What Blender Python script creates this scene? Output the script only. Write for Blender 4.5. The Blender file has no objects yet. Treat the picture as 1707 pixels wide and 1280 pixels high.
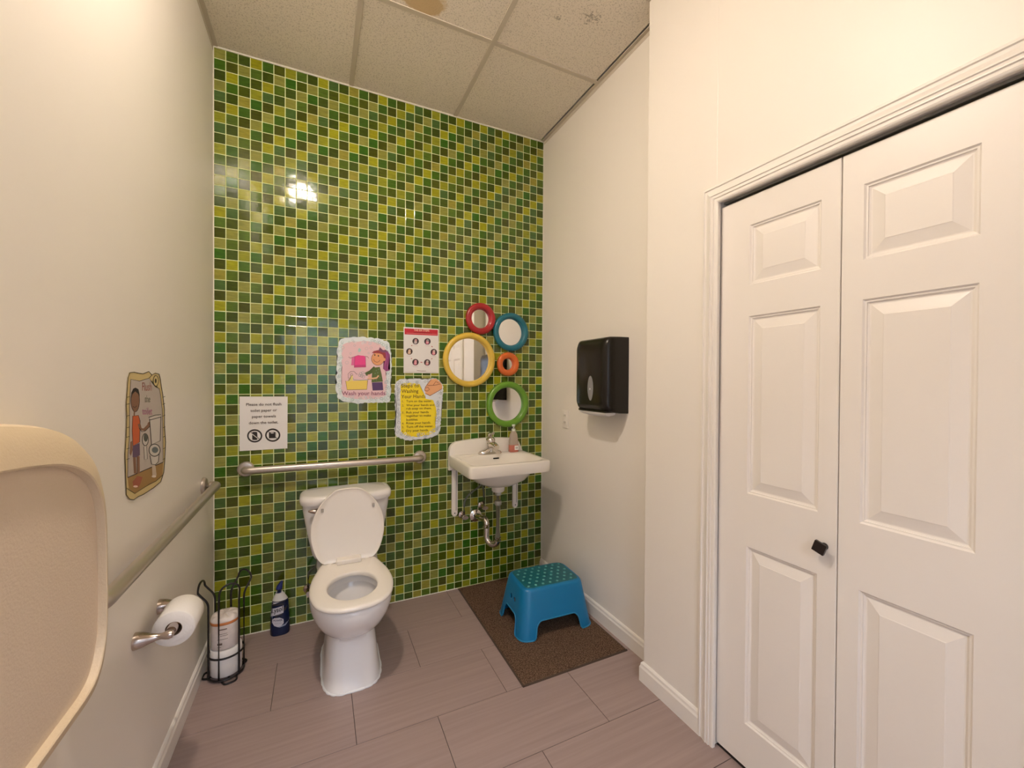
import bpy, bmesh, math, random
from mathutils import Vector, Matrix
S = bpy.context.scene
C = S.collection
PI = math.pi

# ------------------------------------------------------------------ camera
F_PX = 681.8665
RIGHT = Vector((0.90440382, -0.42663749, 0.00584692))
UP = Vector((-0.00136223, 0.01081611, 0.99994058))
FWD = Vector((0.42667538, 0.90435804, -0.00920095))
CAM = Vector((0.48407, -2.51921, 1.34322))
cd = bpy.data.cameras.new('camera'); cam = bpy.data.objects.new('camera', cd); C.objects.link(cam)
cd.sensor_fit = 'HORIZONTAL'; cd.sensor_width = 36.0; cd.lens = F_PX * 36.0 / 1707.0
cd.clip_start = 0.01; cd.clip_end = 50
M = Matrix((RIGHT, UP, -FWD)).transposed().to_4x4(); M.translation = CAM
cam.matrix_world = M
S.camera = cam
def project(q):
    d = Vector(q) - CAM; z = d.dot(FWD)
    return 853.5 + F_PX * d.dot(RIGHT) / z, 640 - F_PX * d.dot(UP) / z

# ------------------------------------------------------------------ world and view
w = bpy.data.worlds.new('world'); S.world = w; w.use_nodes = True
w.node_tree.nodes['Background'].inputs[0].default_value = (0.6, 0.7, 0.9, 1)
w.node_tree.nodes['Background'].inputs[1].default_value = 0.3
S.view_settings.view_transform = 'Standard'; S.view_settings.look = 'None'
S.view_settings.gamma = 1.0; S.view_settings.use_curve_mapping = False
S.view_settings.exposure = 0.0
LAMP_COLOR = (1.0, 0.865, 0.725); LAMP_POWER = 570.0
HALL_COLOR = (0.76, 0.84, 1.0); HALL_POWER = 46.0

# ------------------------------------------------------------------ dimensions
W = 1.908          # room width at the tiled wall
XB = 1.800         # face of the closet wall
YB = -1.127        # where the closet wall steps out
YN = -3.35         # wall behind the camera
H = 3.015
P = 0.053          # mosaic pitch

# ------------------------------------------------------------------ materials
MATS = {}
def mat(name, col, rough=0.5, metal=0.0, spec=0.5, bump=None, var=None, emit=None, trans=0.0, coat=0.0):
    """col linear rgb; bump=(scale,strength,distance); var=(scale, amount, stretch xyz)"""
    if name in MATS: return MATS[name]
    m = bpy.data.materials.new(name); m.use_nodes = True; nt = m.node_tree; b = nt.nodes['Principled BSDF']
    b.inputs['Base Color'].default_value = (*col, 1); b.inputs['Roughness'].default_value = rough
    b.inputs['Metallic'].default_value = metal; b.inputs['Specular IOR Level'].default_value = spec
    if trans: b.inputs['Transmission Weight'].default_value = trans
    if coat: b.inputs['Coat Weight'].default_value = coat; b.inputs['Coat Roughness'].default_value = 0.08
    if emit:
        b.inputs['Emission Color'].default_value = (*emit[0], 1); b.inputs['Emission Strength'].default_value = emit[1]
    tc = nt.nodes.new('ShaderNodeTexCoord')
    if var:
        mp = nt.nodes.new('ShaderNodeMapping'); mp.inputs['Scale'].default_value = var[2] if len(var) > 2 else (1, 1, 1)
        n = nt.nodes.new('ShaderNodeTexNoise'); n.inputs['Scale'].default_value = var[0]; n.inputs['Detail'].default_value = 4
        r = nt.nodes.new('ShaderNodeMapRange'); r.inputs[1].default_value = .3; r.inputs[2].default_value = .7
        r.inputs[3].default_value = 1 - var[1]; r.inputs[4].default_value = 1 + var[1]
        mx = nt.nodes.new('ShaderNodeVectorMath'); mx.operation = 'SCALE'; mx.inputs[0].default_value = col
        nt.links.new(tc.outputs['Object'], mp.inputs[0]); nt.links.new(mp.outputs[0], n.inputs['Vector'])
        nt.links.new(n.outputs[0], r.inputs[0]); nt.links.new(r.outputs[0], mx.inputs['Scale'])
        nt.links.new(mx.outputs[0], b.inputs['Base Color'])
    if bump:
        n2 = nt.nodes.new('ShaderNodeTexNoise'); n2.inputs['Scale'].default_value = bump[0]; n2.inputs['Detail'].default_value = 3
        bp = nt.nodes.new('ShaderNodeBump'); bp.inputs['Strength'].default_value = bump[1]; bp.inputs['Distance'].default_value = bump[2]
        nt.links.new(tc.outputs['Object'], n2.inputs['Vector']); nt.links.new(n2.outputs[0], bp.inputs['Height'])
        nt.links.new(bp.outputs[0], b.inputs['Normal'])
    MATS[name] = m
    return m
def lin(r, g, b):
    f = lambda c: ((c / 255 + .055) / 1.055) ** 2.4 if c > 10 else c / 255 / 12.92
    return (f(r), f(g), f(b))
m_wall = mat('wall_paint', (.89, .835, .765), .42, bump=(140, .08, .002), var=(1.3, .012))
m_white = mat('white_trim_paint', (.89, .84, .78), .32, bump=(60, .04, .002))
m_door = mat('white_door_paint', (.89, .835, .775), .34, bump=(90, .06, .002))
m_porc = mat('white_porcelain', (.84, .815, .80), .09, spec=.6)
m_seat = mat('white_seat_plastic', (.86, .81, .745), .18)
m_sink = mat('cream_porcelain', (.86, .82, .75), .08, spec=.6)
m_water = mat('water', (.62, .60, .58), .02, spec=.7)
m_chrome = mat('chrome', (.72, .68, .64), .09, 1.0)
m_steel = mat('brushed_steel', (.56, .50, .45), .34, .85, bump=(300, .08, .001))
m_nickel = mat('satin_nickel', (.50, .42, .37), .24, 1.0)
m_pipe = mat('grey_pipe', (.42, .42, .38), .35, .6)
m_hose = mat('braided_hose', (.16, .18, .15), .35, .6)
m_black = mat('black_plastic', (.010, .008, .006), .26, spec=.35)
m_blackwire = mat('black_wire', (.010, .008, .008), .35)
m_darkknob = mat('dark_bronze', (.010, .006, .005), .28)
m_dark = mat('dark_void', (.004, .004, .004), .8)
m_grey = mat('grey_plastic', (.25, .25, .26), .3)
m_cream = mat('cream_changer_plastic', (.71, .575, .40), .42, bump=(220, .25, .003))
m_cream2 = mat('beige_changer_panel', (.76, .62, .485), .45, bump=(220, .30, .003))
m_paper = mat('white_paper', (.86, .84, .82), .75)
m_tissue = mat('white_tissue', (.86, .83, .80), .95, bump=(160, .25, .004))
m_grout = mat('pale_grout', (.80, .86, .46), .85, bump=(200, .3, .002))
m_whitegrout = mat('white_grout', (.80, .78, .66), .8)
m_fgrout = mat('dark_floor_grout', (.045, .034, .030), .9)
m_caulk = mat('white_caulk', (.80, .80, .80), .4)
m_tee = mat('tee_bar_paint', (.62, .545, .45), .5)
m_hall = mat('hall_paint', (.72, .74, .76), .7)
m_mirror = mat('mirror_glass', (.90, .90, .89), .015, 1.0)

def mat_floor():
    m = bpy.data.materials.new('taupe_porcelain'); m.use_nodes = True; nt = m.node_tree; b = nt.nodes['Principled BSDF']
    tc = nt.nodes.new('ShaderNodeTexCoord'); oi = nt.nodes.new('ShaderNodeObjectInfo')
    mp = nt.nodes.new('ShaderNodeMapping'); mp.inputs['Scale'].default_value = (2.2, 75, 1)
    n = nt.nodes.new('ShaderNodeTexNoise'); n.noise_dimensions = '4D'; n.inputs['Scale'].default_value = 1.0; n.inputs['Detail'].default_value = 5
    n2 = nt.nodes.new('ShaderNodeTexNoise'); n2.inputs['Scale'].default_value = 3.0
    mul = nt.nodes.new('ShaderNodeMath'); mul.operation = 'MULTIPLY'; mul.inputs[1].default_value = 40
    nt.links.new(oi.outputs['Random'], mul.inputs[0]); nt.links.new(mul.outputs[0], n.inputs['W'])
    nt.links.new(tc.outputs['Object'], mp.inputs[0]); nt.links.new(mp.outputs[0], n.inputs['Vector'])
    r = nt.nodes.new('ShaderNodeValToRGB'); r.color_ramp.elements[0].position = .30; r.color_ramp.elements[1].position = .72
    r.color_ramp.elements[0].color = (.300, .218, .200, 1); r.color_ramp.elements[1].color = (.365, .270, .245, 1)
    nt.links.new(n.outputs[0], r.inputs[0]); nt.links.new(r.outputs[0], b.inputs['Base Color'])
    b.inputs['Roughness'].default_value = .38
    bp = nt.nodes.new('ShaderNodeBump'); bp.inputs['Strength'].default_value = .12; bp.inputs['Distance'].default_value = .002
    nt.links.new(n.outputs[0], bp.inputs['Height']); nt.links.new(bp.outputs[0], b.inputs['Normal'])
    return m
m_floor = mat_floor()

def mat_ceiling():
    """mineral fibre board: pale, fine dark pin holes, plus two old stains"""
    m = bpy.data.materials.new('mineral_fibre'); m.use_nodes = True; nt = m.node_tree; b = nt.nodes['Principled BSDF']
    g = nt.nodes.new('ShaderNodeNewGeometry')
    n = nt.nodes.new('ShaderNodeTexNoise'); n.inputs['Scale'].default_value = 150; n.inputs['Detail'].default_value = 3
    r = nt.nodes.new('ShaderNodeValToRGB'); r.color_ramp.elements[0].position = .36; r.color_ramp.elements[1].position = .47
    r.color_ramp.elements[0].color = (.68, .61, .515, 1); r.color_ramp.elements[1].color = (.88, .80, .69, 1)
    nt.links.new(g.outputs['Position'], n.inputs['Vector']); nt.links.new(n.outputs[0], r.inputs[0])
    last = r.outputs[0]
    def stain(cx, cy, rx, ry, color, edge, amount, prev, speck=False):
        mp = nt.nodes.new('ShaderNodeMapping'); mp.vector_type = 'POINT'
        mp.inputs['Location'].default_value = (-cx / rx, -cy / ry, 0); mp.inputs['Scale'].default_value = (1 / rx, 1 / ry, 0)
        nt.links.new(g.outputs['Position'], mp.inputs[0])
        nz = nt.nodes.new('ShaderNodeTexNoise'); nz.inputs['Scale'].default_value = 95 if speck else 22
        nt.links.new(g.outputs['Position'], nz.inputs['Vector'])
        ln = nt.nodes.new('ShaderNodeVectorMath'); ln.operation = 'LENGTH'; nt.links.new(mp.outputs[0], ln.inputs[0])
        ad = nt.nodes.new('ShaderNodeMath'); ad.operation = 'MULTIPLY_ADD'; ad.inputs[1].default_value = 3.2 if speck else .9
        nt.links.new(nz.outputs[0], ad.inputs[0]); nt.links.new(ln.outputs['Value'], ad.inputs[2])
        mr = nt.nodes.new('ShaderNodeMapRange'); mr.inputs[1].default_value = (2.05 if speck else 1.45); mr.inputs[2].default_value = mr.inputs[1].default_value - edge
        mr.inputs[3].default_value = 0; mr.inputs[4].default_value = amount
        nt.links.new(ad.outputs[0], mr.inputs[0])
        mx = nt.nodes.new('ShaderNodeMix'); mx.data_type = 'RGBA'; mx.inputs[7].default_value = (*color, 1)
        nt.links.new(mr.outputs[0], mx.inputs[0]); nt.links.new(prev, mx.inputs[6])
        return mx.outputs[2]
    last = stain(.885, -.70, .115, .075, (.62, .45, .24), .16, .92, last)
    last = stain(1.615, -.95, .085, .060, (.24, .20, .15), .5, .6, last, True)
    last = stain(1.48, -.88, .04, .03, (.22, .18, .13), .4, .5, last, True)
    nt.links.new(last, b.inputs['Base Color'])
    b.inputs['Roughness'].default_value = .95; b.inputs['Specular IOR Level'].default_value = .2
    bp = nt.nodes.new('ShaderNodeBump'); bp.inputs['Strength'].default_value = .5; bp.inputs['Distance'].default_value = .003
    nt.links.new(n.outputs[0], bp.inputs['Height']); nt.links.new(bp.outputs[0], b.inputs['Normal'])
    return m
m_ceil = mat_ceiling()

def mat_mat():
    m = bpy.data.materials.new('brown_pile'); m.use_nodes = True; nt = m.node_tree; b = nt.nodes['Principled BSDF']
    g = nt.nodes.new('ShaderNodeNewGeometry')
    n = nt.nodes.new('ShaderNodeTexNoise'); n.inputs['Scale'].default_value = 210; n.inputs['Detail'].default_value = 4
    r = nt.nodes.new('ShaderNodeValToRGB'); r.color_ramp.elements[0].position = .36; r.color_ramp.elements[1].position = .68
    r.color_ramp.elements[0].color = (.050, .027, .016, 1); r.color_ramp.elements[1].color = (.23, .145, .095, 1)
    nt.links.new(g.outputs['Position'], n.inputs['Vector']); nt.links.new(n.outputs[0], r.inputs[0])
    v = nt.nodes.new('ShaderNodeTexVoronoi'); v.inputs['Scale'].default_value = 60
    nt.links.new(g.outputs['Position'], v.inputs['Vector'])
    nt.links.new(r.outputs[0], b.inputs['Base Color'])
    b.inputs['Roughness'].default_value = 1.0; b.inputs['Specular IOR Level'].default_value = .1
    bp = nt.nodes.new('ShaderNodeBump'); bp.inputs['Strength'].default_value = .9; bp.inputs['Distance'].default_value = .006
    nt.links.new(n.outputs[0], bp.inputs['Height']); nt.links.new(bp.outputs[0], b.inputs['Normal'])
    return m
m_mat = mat_mat()

def mat_glass_tile(name, col):
    m = bpy.data.materials.new(name); m.use_nodes = True; nt = m.node_tree; b = nt.nodes['Principled BSDF']
    g = nt.nodes.new('ShaderNodeNewGeometry')
    mp = nt.nodes.new('ShaderNodeMapping'); mp.inputs['Scale'].default_value = (22, 22, 110)
    n = nt.nodes.new('ShaderNodeTexNoise'); n.inputs['Scale'].default_value = 1; n.inputs['Detail'].default_value = 4
    r = nt.nodes.new('ShaderNodeMapRange'); r.inputs[1].default_value = .3; r.inputs[2].default_value = .7
    r.inputs[3].default_value = .80; r.inputs[4].default_value = 1.2
    mx = nt.nodes.new('ShaderNodeVectorMath'); mx.operation = 'SCALE'; mx.inputs[0].default_value = col
    nt.links.new(g.outputs['Position'], mp.inputs[0]); nt.links.new(mp.outputs[0], n.inputs['Vector'])
    nt.links.new(n.outputs[0], r.inputs[0]); nt.links.new(r.outputs[0], mx.inputs['Scale'])
    nt.links.new(mx.outputs[0], b.inputs['Base Color'])
    b.inputs['Roughness'].default_value = .08; b.inputs['Specular IOR Level'].default_value = .5
    n3 = nt.nodes.new('ShaderNodeTexNoise'); n3.inputs['Scale'].default_value = 26; n3.inputs['Detail'].default_value = 1
    nt.links.new(g.outputs['Position'], n3.inputs['Vector'])
    bp = nt.nodes.new('ShaderNodeBump'); bp.inputs['Strength'].default_value = .10; bp.inputs['Distance'].default_value = .004
    nt.links.new(n3.outputs[0], bp.inputs['Height']); nt.links.new(bp.outputs[0], b.inputs['Normal'])
    return m
LIGHTS = [(.33, .33, .012), (.29, .30, .060), (.36, .37, .014), (.27, .28, .050), (.31, .29, .040), (.29, .31, .020)]
MIDS = [(.060, .150, .008), (.090, .165, .016), (.055, .135, .012), (.090, .155, .012), (.040, .140, .008), (.070, .145, .030)]
DARKS = [(.070, .100, .004), (.052, .085, .005), (.085, .105, .007), (.060, .10, .010), (.064, .080, .005), (.048, .078, .004)]
TILE_MATS = [[mat_glass_tile(f'glass_{k}_{i}', tuple(.88 * v for v in c)) for i, c in enumerate(L)] for k, L in (('olive', LIGHTS), ('green', MIDS), ('dark', DARKS))]
ALLT = [m for L in TILE_MATS for m in L]

# ------------------------------------------------------------------ mesh helpers
def NB(): return bmesh.new()
def box(bm, x0, x1, y0, y1, z0, z1, bev=0.0, seg=2, mi=0):
    t = bmesh.new()
    v = [t.verts.new((x, y, z)) for x in (x0, x1) for y in (y0, y1) for z in (z0, z1)]
    for f in ((0, 1, 3, 2), (4, 6, 7, 5), (0, 4, 5, 1), (2, 3, 7, 6), (0, 2, 6, 4), (1, 5, 7, 3)):
        t.faces.new([v[i] for i in f])
    bmesh.ops.recalc_face_normals(t, faces=t.faces)
    if bev: bmesh.ops.bevel(t, geom=t.edges[:], offset=bev, segments=seg, affect='EDGES', profile=.5)
    merge(bm, t, mi)
def merge(bm, t, mi=None, mtx=None):
    vm = {}
    for v in t.verts: vm[v] = bm.verts.new(mtx @ v.co if mtx else v.co)
    for f in t.faces:
        try: nf = bm.faces.new([vm[v] for v in f.verts])
        except ValueError: continue
        nf.material_index = f.material_index if mi is None else mi
        nf.smooth = f.smooth
    t.free()
def loft(bm, rings, closed=True, cap0=True, cap1=True, mi=0):
    """rings: list of equally long point lists"""
    R = [[bm.verts.new(p) for p in r] for r in rings]; n = len(R[0])
    for a, b in zip(R[:-1], R[1:]):
        for i in range(n if closed else n - 1):
            j = (i + 1) % n
            f = bm.faces.new((a[i], a[j], b[j], b[i])); f.material_index = mi
    if cap0: bm.faces.new(R[0][::-1]).material_index = mi
    if cap1: bm.faces.new(R[-1]).material_index = mi
    return R
def frame(d):
    d = d.normalized(); a = Vector((0, 0, 1)) if abs(d.z) < .9 else Vector((1, 0, 0))
    u = d.cross(a).normalized(); return u, u.cross(d).normalized()
def tube(bm, pts, r, n=12, cap=True, mi=0, closed=False):
    """pts list; r number or list; parallel-transport frame"""
    pts = [Vector(p) for p in pts]; k = len(pts); rings = []
    T = []
    for i in range(k):
        a = pts[(i - 1) % k] if (closed or i > 0) else pts[i]; b = pts[(i + 1) % k] if (closed or i < k - 1) else pts[i]
        T.append((b - a).normalized())
    u, v = frame(T[0])
    for i in range(k):
        if i: u = (u - T[i] * u.dot(T[i])).normalized(); v = T[i].cross(u)
        rr = r[i] if isinstance(r, (list, tuple)) else r
        rings.append([pts[i] + (u * math.cos(2 * PI * j / n) + v * math.sin(2 * PI * j / n)) * rr for j in range(n)])
    if closed: rings.append(rings[0]); cap = False
    loft(bm, rings, True, cap, cap, mi)
def arc(c, a, b, r, t0, t1, n=8):
    c, a, b = Vector(c), Vector(a), Vector(b)
    return [c + a * r * math.cos(t0 + (t1 - t0) * i / n) + b * r * math.sin(t0 + (t1 - t0) * i / n) for i in range(n + 1)]
def fillet(pts, r, n=6):
    """round the inner corners of a polyline"""
    pts = [Vector(p) for p in pts]; out = [pts[0]]
    for i in range(1, len(pts) - 1):
        a = (pts[i - 1] - pts[i]); b = (pts[i + 1] - pts[i]); rr = min(r, a.length * .49, b.length * .49)
        p0 = pts[i] + a.normalized() * rr; p1 = pts[i] + b.normalized() * rr
        for k in range(n + 1):
            t = k / n; out.append(p0 * (1 - t) ** 2 + pts[i] * 2 * t * (1 - t) + p1 * t * t)
    out.append(pts[-1]); return out
def lathe(bm, c, axis, prof, n=40, mi=0, cap0=True, cap1=True):
    """prof: list of (radius, height along axis)"""
    c = Vector(c); ax = Vector(axis).normalized(); u, v = frame(ax)
    rings = [[c + ax * h + (u * math.cos(2 * PI * j / n) + v * math.sin(2 * PI * j / n)) * max(r, 1e-5) for j in range(n)] for r, h in prof]
    loft(bm, rings, True, cap0, cap1, mi)
def prism(bm, pts2, to3, d0, d1, mi=0, bev=0.0):
    """extrude a 2-D outline; to3(u,v,d) -> point"""
    t = bmesh.new()
    a = [t.verts.new(to3(u, v, d0)) for u, v in pts2]; b = [t.verts.new(to3(u, v, d1)) for u, v in pts2]
    n = len(a)
    for i in range(n): t.faces.new((a[i], a[(i + 1) % n], b[(i + 1) % n], b[i]))
    fa = t.faces.new(a[::-1]); fb = t.faces.new(b)
    bmesh.ops.recalc_face_normals(t, faces=t.faces)
    if bev:
        ed = [e for e in fb.edges]
        bmesh.ops.bevel(t, geom=ed, offset=bev, segments=2, affect='EDGES', profile=.5)
    merge(bm, t, mi)
def superell(cx, cy, hw, hf, hb, e, n, z):
    """egg outline, front is -Y: hf half length to the front, hb to the back"""
    out = []
    for i in range(n):
        t = 2 * PI * i / n; c, s = math.cos(t), math.sin(t)
        x = abs(c) ** (2 / e) * (1 if c >= 0 else -1); y = abs(s) ** (2 / e) * (1 if s >= 0 else -1)
        out.append((cx + x * hw, cy + y * (hb if y > 0 else hf), z))
    return out

def finish(name, bm, mats, angle=35, smooth=True, recalc=True):
    if recalc: bmesh.ops.recalc_face_normals(bm, faces=bm.faces)
    me = bpy.data.meshes.new(name); bm.to_mesh(me); bm.free()
    for m in (mats if isinstance(mats, (list, tuple)) else [mats]): me.materials.append(m)
    if smooth:
        me.polygons.foreach_set('use_smooth', [True] * len(me.polygons))
        me.set_sharp_from_angle(angle=math.radians(angle))
    return me
def root_loc(o):
    v = Vector(o.location)
    while o.parent: o = o.parent; v += o.location
    return v
def tag(o, label=None, cat=None, group=None, kind=None):
    if label: o['label'] = label
    if cat: o['category'] = cat
    if group: o['group'] = group
    if kind: o['kind'] = kind
    return o
def obj(name, bm, mats, parent=None, loc=None, angle=35, smooth=True, recalc=True):
    """geometry is given in room coordinates; the object's origin goes to loc or to its parent's"""
    me = finish(name, bm, mats, angle, smooth, recalc)
    o = bpy.data.objects.new(name, me); C.objects.link(o)
    L = Vector(loc) if loc is not None else Vector((0, 0, 0))
    if parent:
        o.parent = parent; pl = root_loc(parent)
        if loc is None: L = pl
        o.location = L - pl
    else: o.location = L
    me.transform(Matrix.Translation(-L))
    return o
def thing(name, loc, label, cat, group=None):
    o = bpy.data.objects.new(name, None); C.objects.link(o); o.location = loc; o.empty_display_size = .05
    return tag(o, label, cat, group)
def struct(name, bm, m, **k): return tag(obj(name, bm, m, **k), kind='structure')
def sroot(name, loc):
    o = bpy.data.objects.new(name, None); C.objects.link(o); o.location = loc; o.empty_display_size = .05
    return tag(o, kind='structure')
def boolean(bm, cutter):
    """difference through the modifier, result back as bmesh"""
    ma = bpy.data.meshes.new('a'); bmesh.ops.recalc_face_normals(bm, faces=bm.faces); bm.to_mesh(ma); bm.free()
    mb = bpy.data.meshes.new('b'); bmesh.ops.recalc_face_normals(cutter, faces=cutter.faces); cutter.to_mesh(mb); cutter.free()
    a = bpy.data.objects.new('a', ma); b = bpy.data.objects.new('b', mb); C.objects.link(a); C.objects.link(b)
    md = a.modifiers.new('d', 'BOOLEAN'); md.object = b; md.operation = 'DIFFERENCE'; md.solver = 'EXACT'
    dg = bpy.context.evaluated_depsgraph_get(); dg.update()
    me = bpy.data.meshes.new_from_object(a.evaluated_get(dg))
    out = bmesh.new(); out.from_mesh(me)
    for o in (a, b): bpy.data.objects.remove(o)
    for m_ in (ma, mb, me): bpy.data.meshes.remove(m_)
    return out

# ================================================================== THE SETTING
# ---- floor with its plank tiles
bm = NB(); box(bm, -.1, 2.45, YN - 2.1, .1, -.10, -.0025)
floor = struct('floor', bm, m_fgrout, smooth=False)
Y0, DY, X0, DX = -.311, .309, .308, .6070
rowi = 0; y1 = 0.0
while y1 > YN - .15:
    y0 = Y0 - DY * rowi
    off = X0 if rowi % 2 == 1 else X0 + DX / 2
    xs = []; x = off - 2 * DX
    while x < W + DX: xs.append(x); x += DX
    xmax = W if y0 > YB + .02 else (W if y1 > YB else XB + .02)
    for a in xs:
        xa, xb = max(a, 0) + .0010, min(a + DX, xmax) - .0010
        if xb - xa < .01: continue
        bm = NB(); box(bm, xa, xb, max(y0, YN - .3) + .0010, y1 - .0010, -.002, 0.0, .0006, 1)
        obj('floor_tile', bm, m_floor, floor, loc=((xa + xb) / 2, (y0 + y1) / 2, 0), smooth=False)
    y1 = y0; rowi += 1

# ---- walls
bm = NB(); box(bm, -.1, W + .1, .0012, .12, -.1, H + .25)
wall_back = struct('wall_back', bm, m_grout, smooth=False)
bm = NB(); box(bm, -.12, 0, YN - .12, .12, -.1, H + .25)
wall_left = struct('wall_left', bm, m_wall, smooth=False)
bm = NB(); box(bm, W, W + .12, YB - .05, .12, -.1, H + .25)
struct('wall_right', bm, m_wall, smooth=False)
CY0, CY1, CZ = -1.480, -2.258, 2.004            # closet opening
bm = NB()
box(bm, XB, W + .12, CY0, YB, -.1, H + .25, .004, 3)
box(bm, XB, W + .12, YN - .12, CY1, -.1, H + .25)
box(bm, XB, W + .12, CY1 - .001, CY0 + .001, CZ, H + .25)
struct('wall_closet', bm, m_wall, smooth=False)
bm = NB()
box(bm, 2.38, 2.48, -2.4, -1.3, -.1, 2.4); box(bm, W, 2.45, -1.42, -1.32, -.1, 2.4); box(bm, W, 2.45, -2.42, -2.32, -.1, 2.4)
box(bm, W, 2.45, -2.4, -1.3, 2.3, 2.4)
struct('wall_closet_interior', bm, m_dark, smooth=False)
# wall behind the camera with an open doorway to a hall
DX0, DX1, DZ = .14, 1.02, 2.06
bm = NB()
box(bm, -.1, DX0, YN - .12, YN, -.1, H + .25); box(bm, DX1, W + .1, YN - .12, YN, -.1, H + .25)
box(bm, DX0 - .001, DX1 + .001, YN - .12, YN, DZ, H + .25)
struct('wall_near', bm, m_wall, smooth=False)
bm = NB()
box(bm, -.9, 2.4, YN - 2.15, YN - 2.05, -.1, 2.75); box(bm, -1.0, -.9, YN - 2.1, YN - .12, -.1, 2.75)
box(bm, 2.4, 2.5, YN - 2.1, YN - .12, -.1, 2.75); box(bm, -1, 2.5, YN - 2.15, YN - .12, 2.62, 2.75)
box(bm, -1, 2.5, YN - 2.15, YN - .12, -.2, -.101); box(bm, -1, 0, YN - .13, YN - .12, -.1, 2.7); box(bm, W, 2.5, YN - .13, YN - .12, -.1, 2.7)
struct('wall_hall', bm, m_hall, smooth=False)

# ---- mosaic of the back wall: 36 columns, 57 rows, one olive tile in three along the diagonals
rnd = random.Random(4)
COLS, ROWS = 36, 57
def tile_mesh(w, h, t=.0045, bv=.0014):
    v = []; f = []
    for hw, hh, d in ((w / 2, h / 2, t), (w / 2, h / 2, bv * .3), (w / 2 - bv, h / 2 - bv, 0)):
        v += [(-hw, d, -hh), (hw, d, -hh), (hw, d, hh), (-hw, d, hh)]
    for a in (0, 4):
        for i in range(4):
            j = (i + 1) % 4; f.append((a + i, a + j, a + 4 + j, a + 4 + i))
    f.append((8, 9, 10, 11)); return v, f
cells = []
for r in range(ROWS):
    for c in range(COLS):
        x0, x1 = c * P + .0018, (c + 1) * P - .0018
        z1, z0 = H - .004 - r * P - .0018, H - .004 - (r + 1) * P + .0018
        z0 = max(z0, .004); x1 = min(x1, W - .003); x0 = max(x0, .004)
        if z1 - z0 < .006: continue
        k = (c + r) % 3
        mi = k * 6 + rnd.randrange(6)
        q = [project((x, 0, z)) for x, z in ((x0, z0), (x1, z0), (x1, z1), (x0, z1))]
        area = abs(sum(q[i][0] * q[(i + 1) % 4][1] - q[(i + 1) % 4][0] * q[i][1] for i in range(4))) / 2
        cx, cz = (x0 + x1) / 2, (z0 + z1) / 2
        hid = (.13 < cx < .31 and .99 < cz < 1.23) or (.58 < cx < .86 and 1.25 < cz < 1.55) or (.47 < cx < .77 and .0 < cz < .68) or (.02 < cx < .17 and cz < .3)
        cells.append((0 if hid else area, cx, cz, x1 - x0, z1 - z0, mi, rnd.gauss(0, .0075), rnd.gauss(0, .0075)))
cells.sort(key=lambda q: -q[0])
cache = {}
for area, cx, cz, tw, th, mi, ax, az in cells[:300]:
    key = (round(tw, 4), round(th, 4), mi)
    if key not in cache:
        me = bpy.data.meshes.new('tile'); v, f = tile_mesh(tw, th); me.from_pydata(v, [], f); me.materials.append(ALLT[mi]); cache[key] = me
    o = bpy.data.objects.new('tile', cache[key]); C.objects.link(o); o.parent = wall_back
    o.location = (cx, 0, cz); o.rotation_euler = (ax, 0, az)
V = []; Fc = []; MI = []
for area, cx, cz, tw, th, mi, ax, az in cells[300:]:
    v, f = tile_mesh(tw, th); b0 = len(V)
    V += [(cx + x, y + x * az - z * ax, cz + z) for x, y, z in v]
    Fc += [tuple(b0 + i for i in q) for q in f]; MI += [mi] * len(f)
me = bpy.data.meshes.new('mosaic_tiles'); me.from_pydata(V, [], Fc)
for m_ in ALLT: me.materials.append(m_)
me.polygons.foreach_set('material_index', MI)
o = bpy.data.objects.new('mosaic_tiles', me); C.objects.link(o); o.parent = wall_back; o['kind'] = 'stuff'
bm = NB(); box(bm, 0, W, -.0035, .003, H - .0052, H + .004, .001, 1); box(bm, 0, .0042, -.0035, .003, 0, H, .001, 1); box(bm, W - .003, W, -.002, .003, 0, H)
box(bm, .0, 1.29, -.003, .003, 0, .0042)
obj('grout_edge', bm, m_whitegrout, wall_back, smooth=False)

# ---- suspended ceiling
bm = NB(); box(bm, -.1, W + .1, YN - .1, .1, H + .12, H + .2)
ceiling = struct('ceiling', bm, m_dark, smooth=False)
TX = [.648, 1.263]; TY = [-.628, -1.238, -1.848, -2.458, -3.068]
LX, LY = .338, -1.543                           # lamp in the middle of one board
xe = [0.0] + TX + [W]; ye = [0.0] + TY + [YN]
for i in range(3):
    for j in range(6):
        x0, x1 = xe[i] + .004, min(xe[i + 1], W) - (.027 if xe[i + 1] == W else .004); yb, ya = ye[j] - .004, ye[j + 1] + .004
        if i == 2 and j >= 2: x1 = min(x1, XB - .003)
        bm = NB()
        if i == 0 and j == 2:
            # board with a round cut-out for the lamp
            n = 48; out = []; inn = []
            for k in range(n):
                t = 2 * PI * k / n; c, s_ = math.cos(t), math.sin(t); q = 1 / max(abs(c), abs(s_))
                out.append(((x0 + x1) / 2 + c * q * (x1 - x0) / 2, (ya + yb) / 2 + s_ * q * (yb - ya) / 2)); inn.append((LX + .125 * c, LY + .125 * s_))
            loft(bm, [[(*p, H + .020) for p in out], [(*p, H + .0035) for p in out], [(*p, H + .0035) for p in inn], [(*p, H + .020) for p in inn], [(*p, H + .020) for p in out]], True, False, False)
        else: box(bm, x0, x1, ya, yb, H + .0035, H + .020, .0015, 1)
        obj('ceiling_tile', bm, m_ceil, ceiling, loc=((x0 + x1) / 2, (ya + yb) / 2, H + .0035), smooth=False)
for x in TX:
    bm = NB(); box(bm, x - .012, x + .012, YN, -.001, H - .0015, H + .0030, .0006, 1); box(bm, x - .002, x + .002, YN, 0, H, H + .05)
    obj('tee_bar', bm, m_tee, ceiling, smooth=False)
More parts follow.
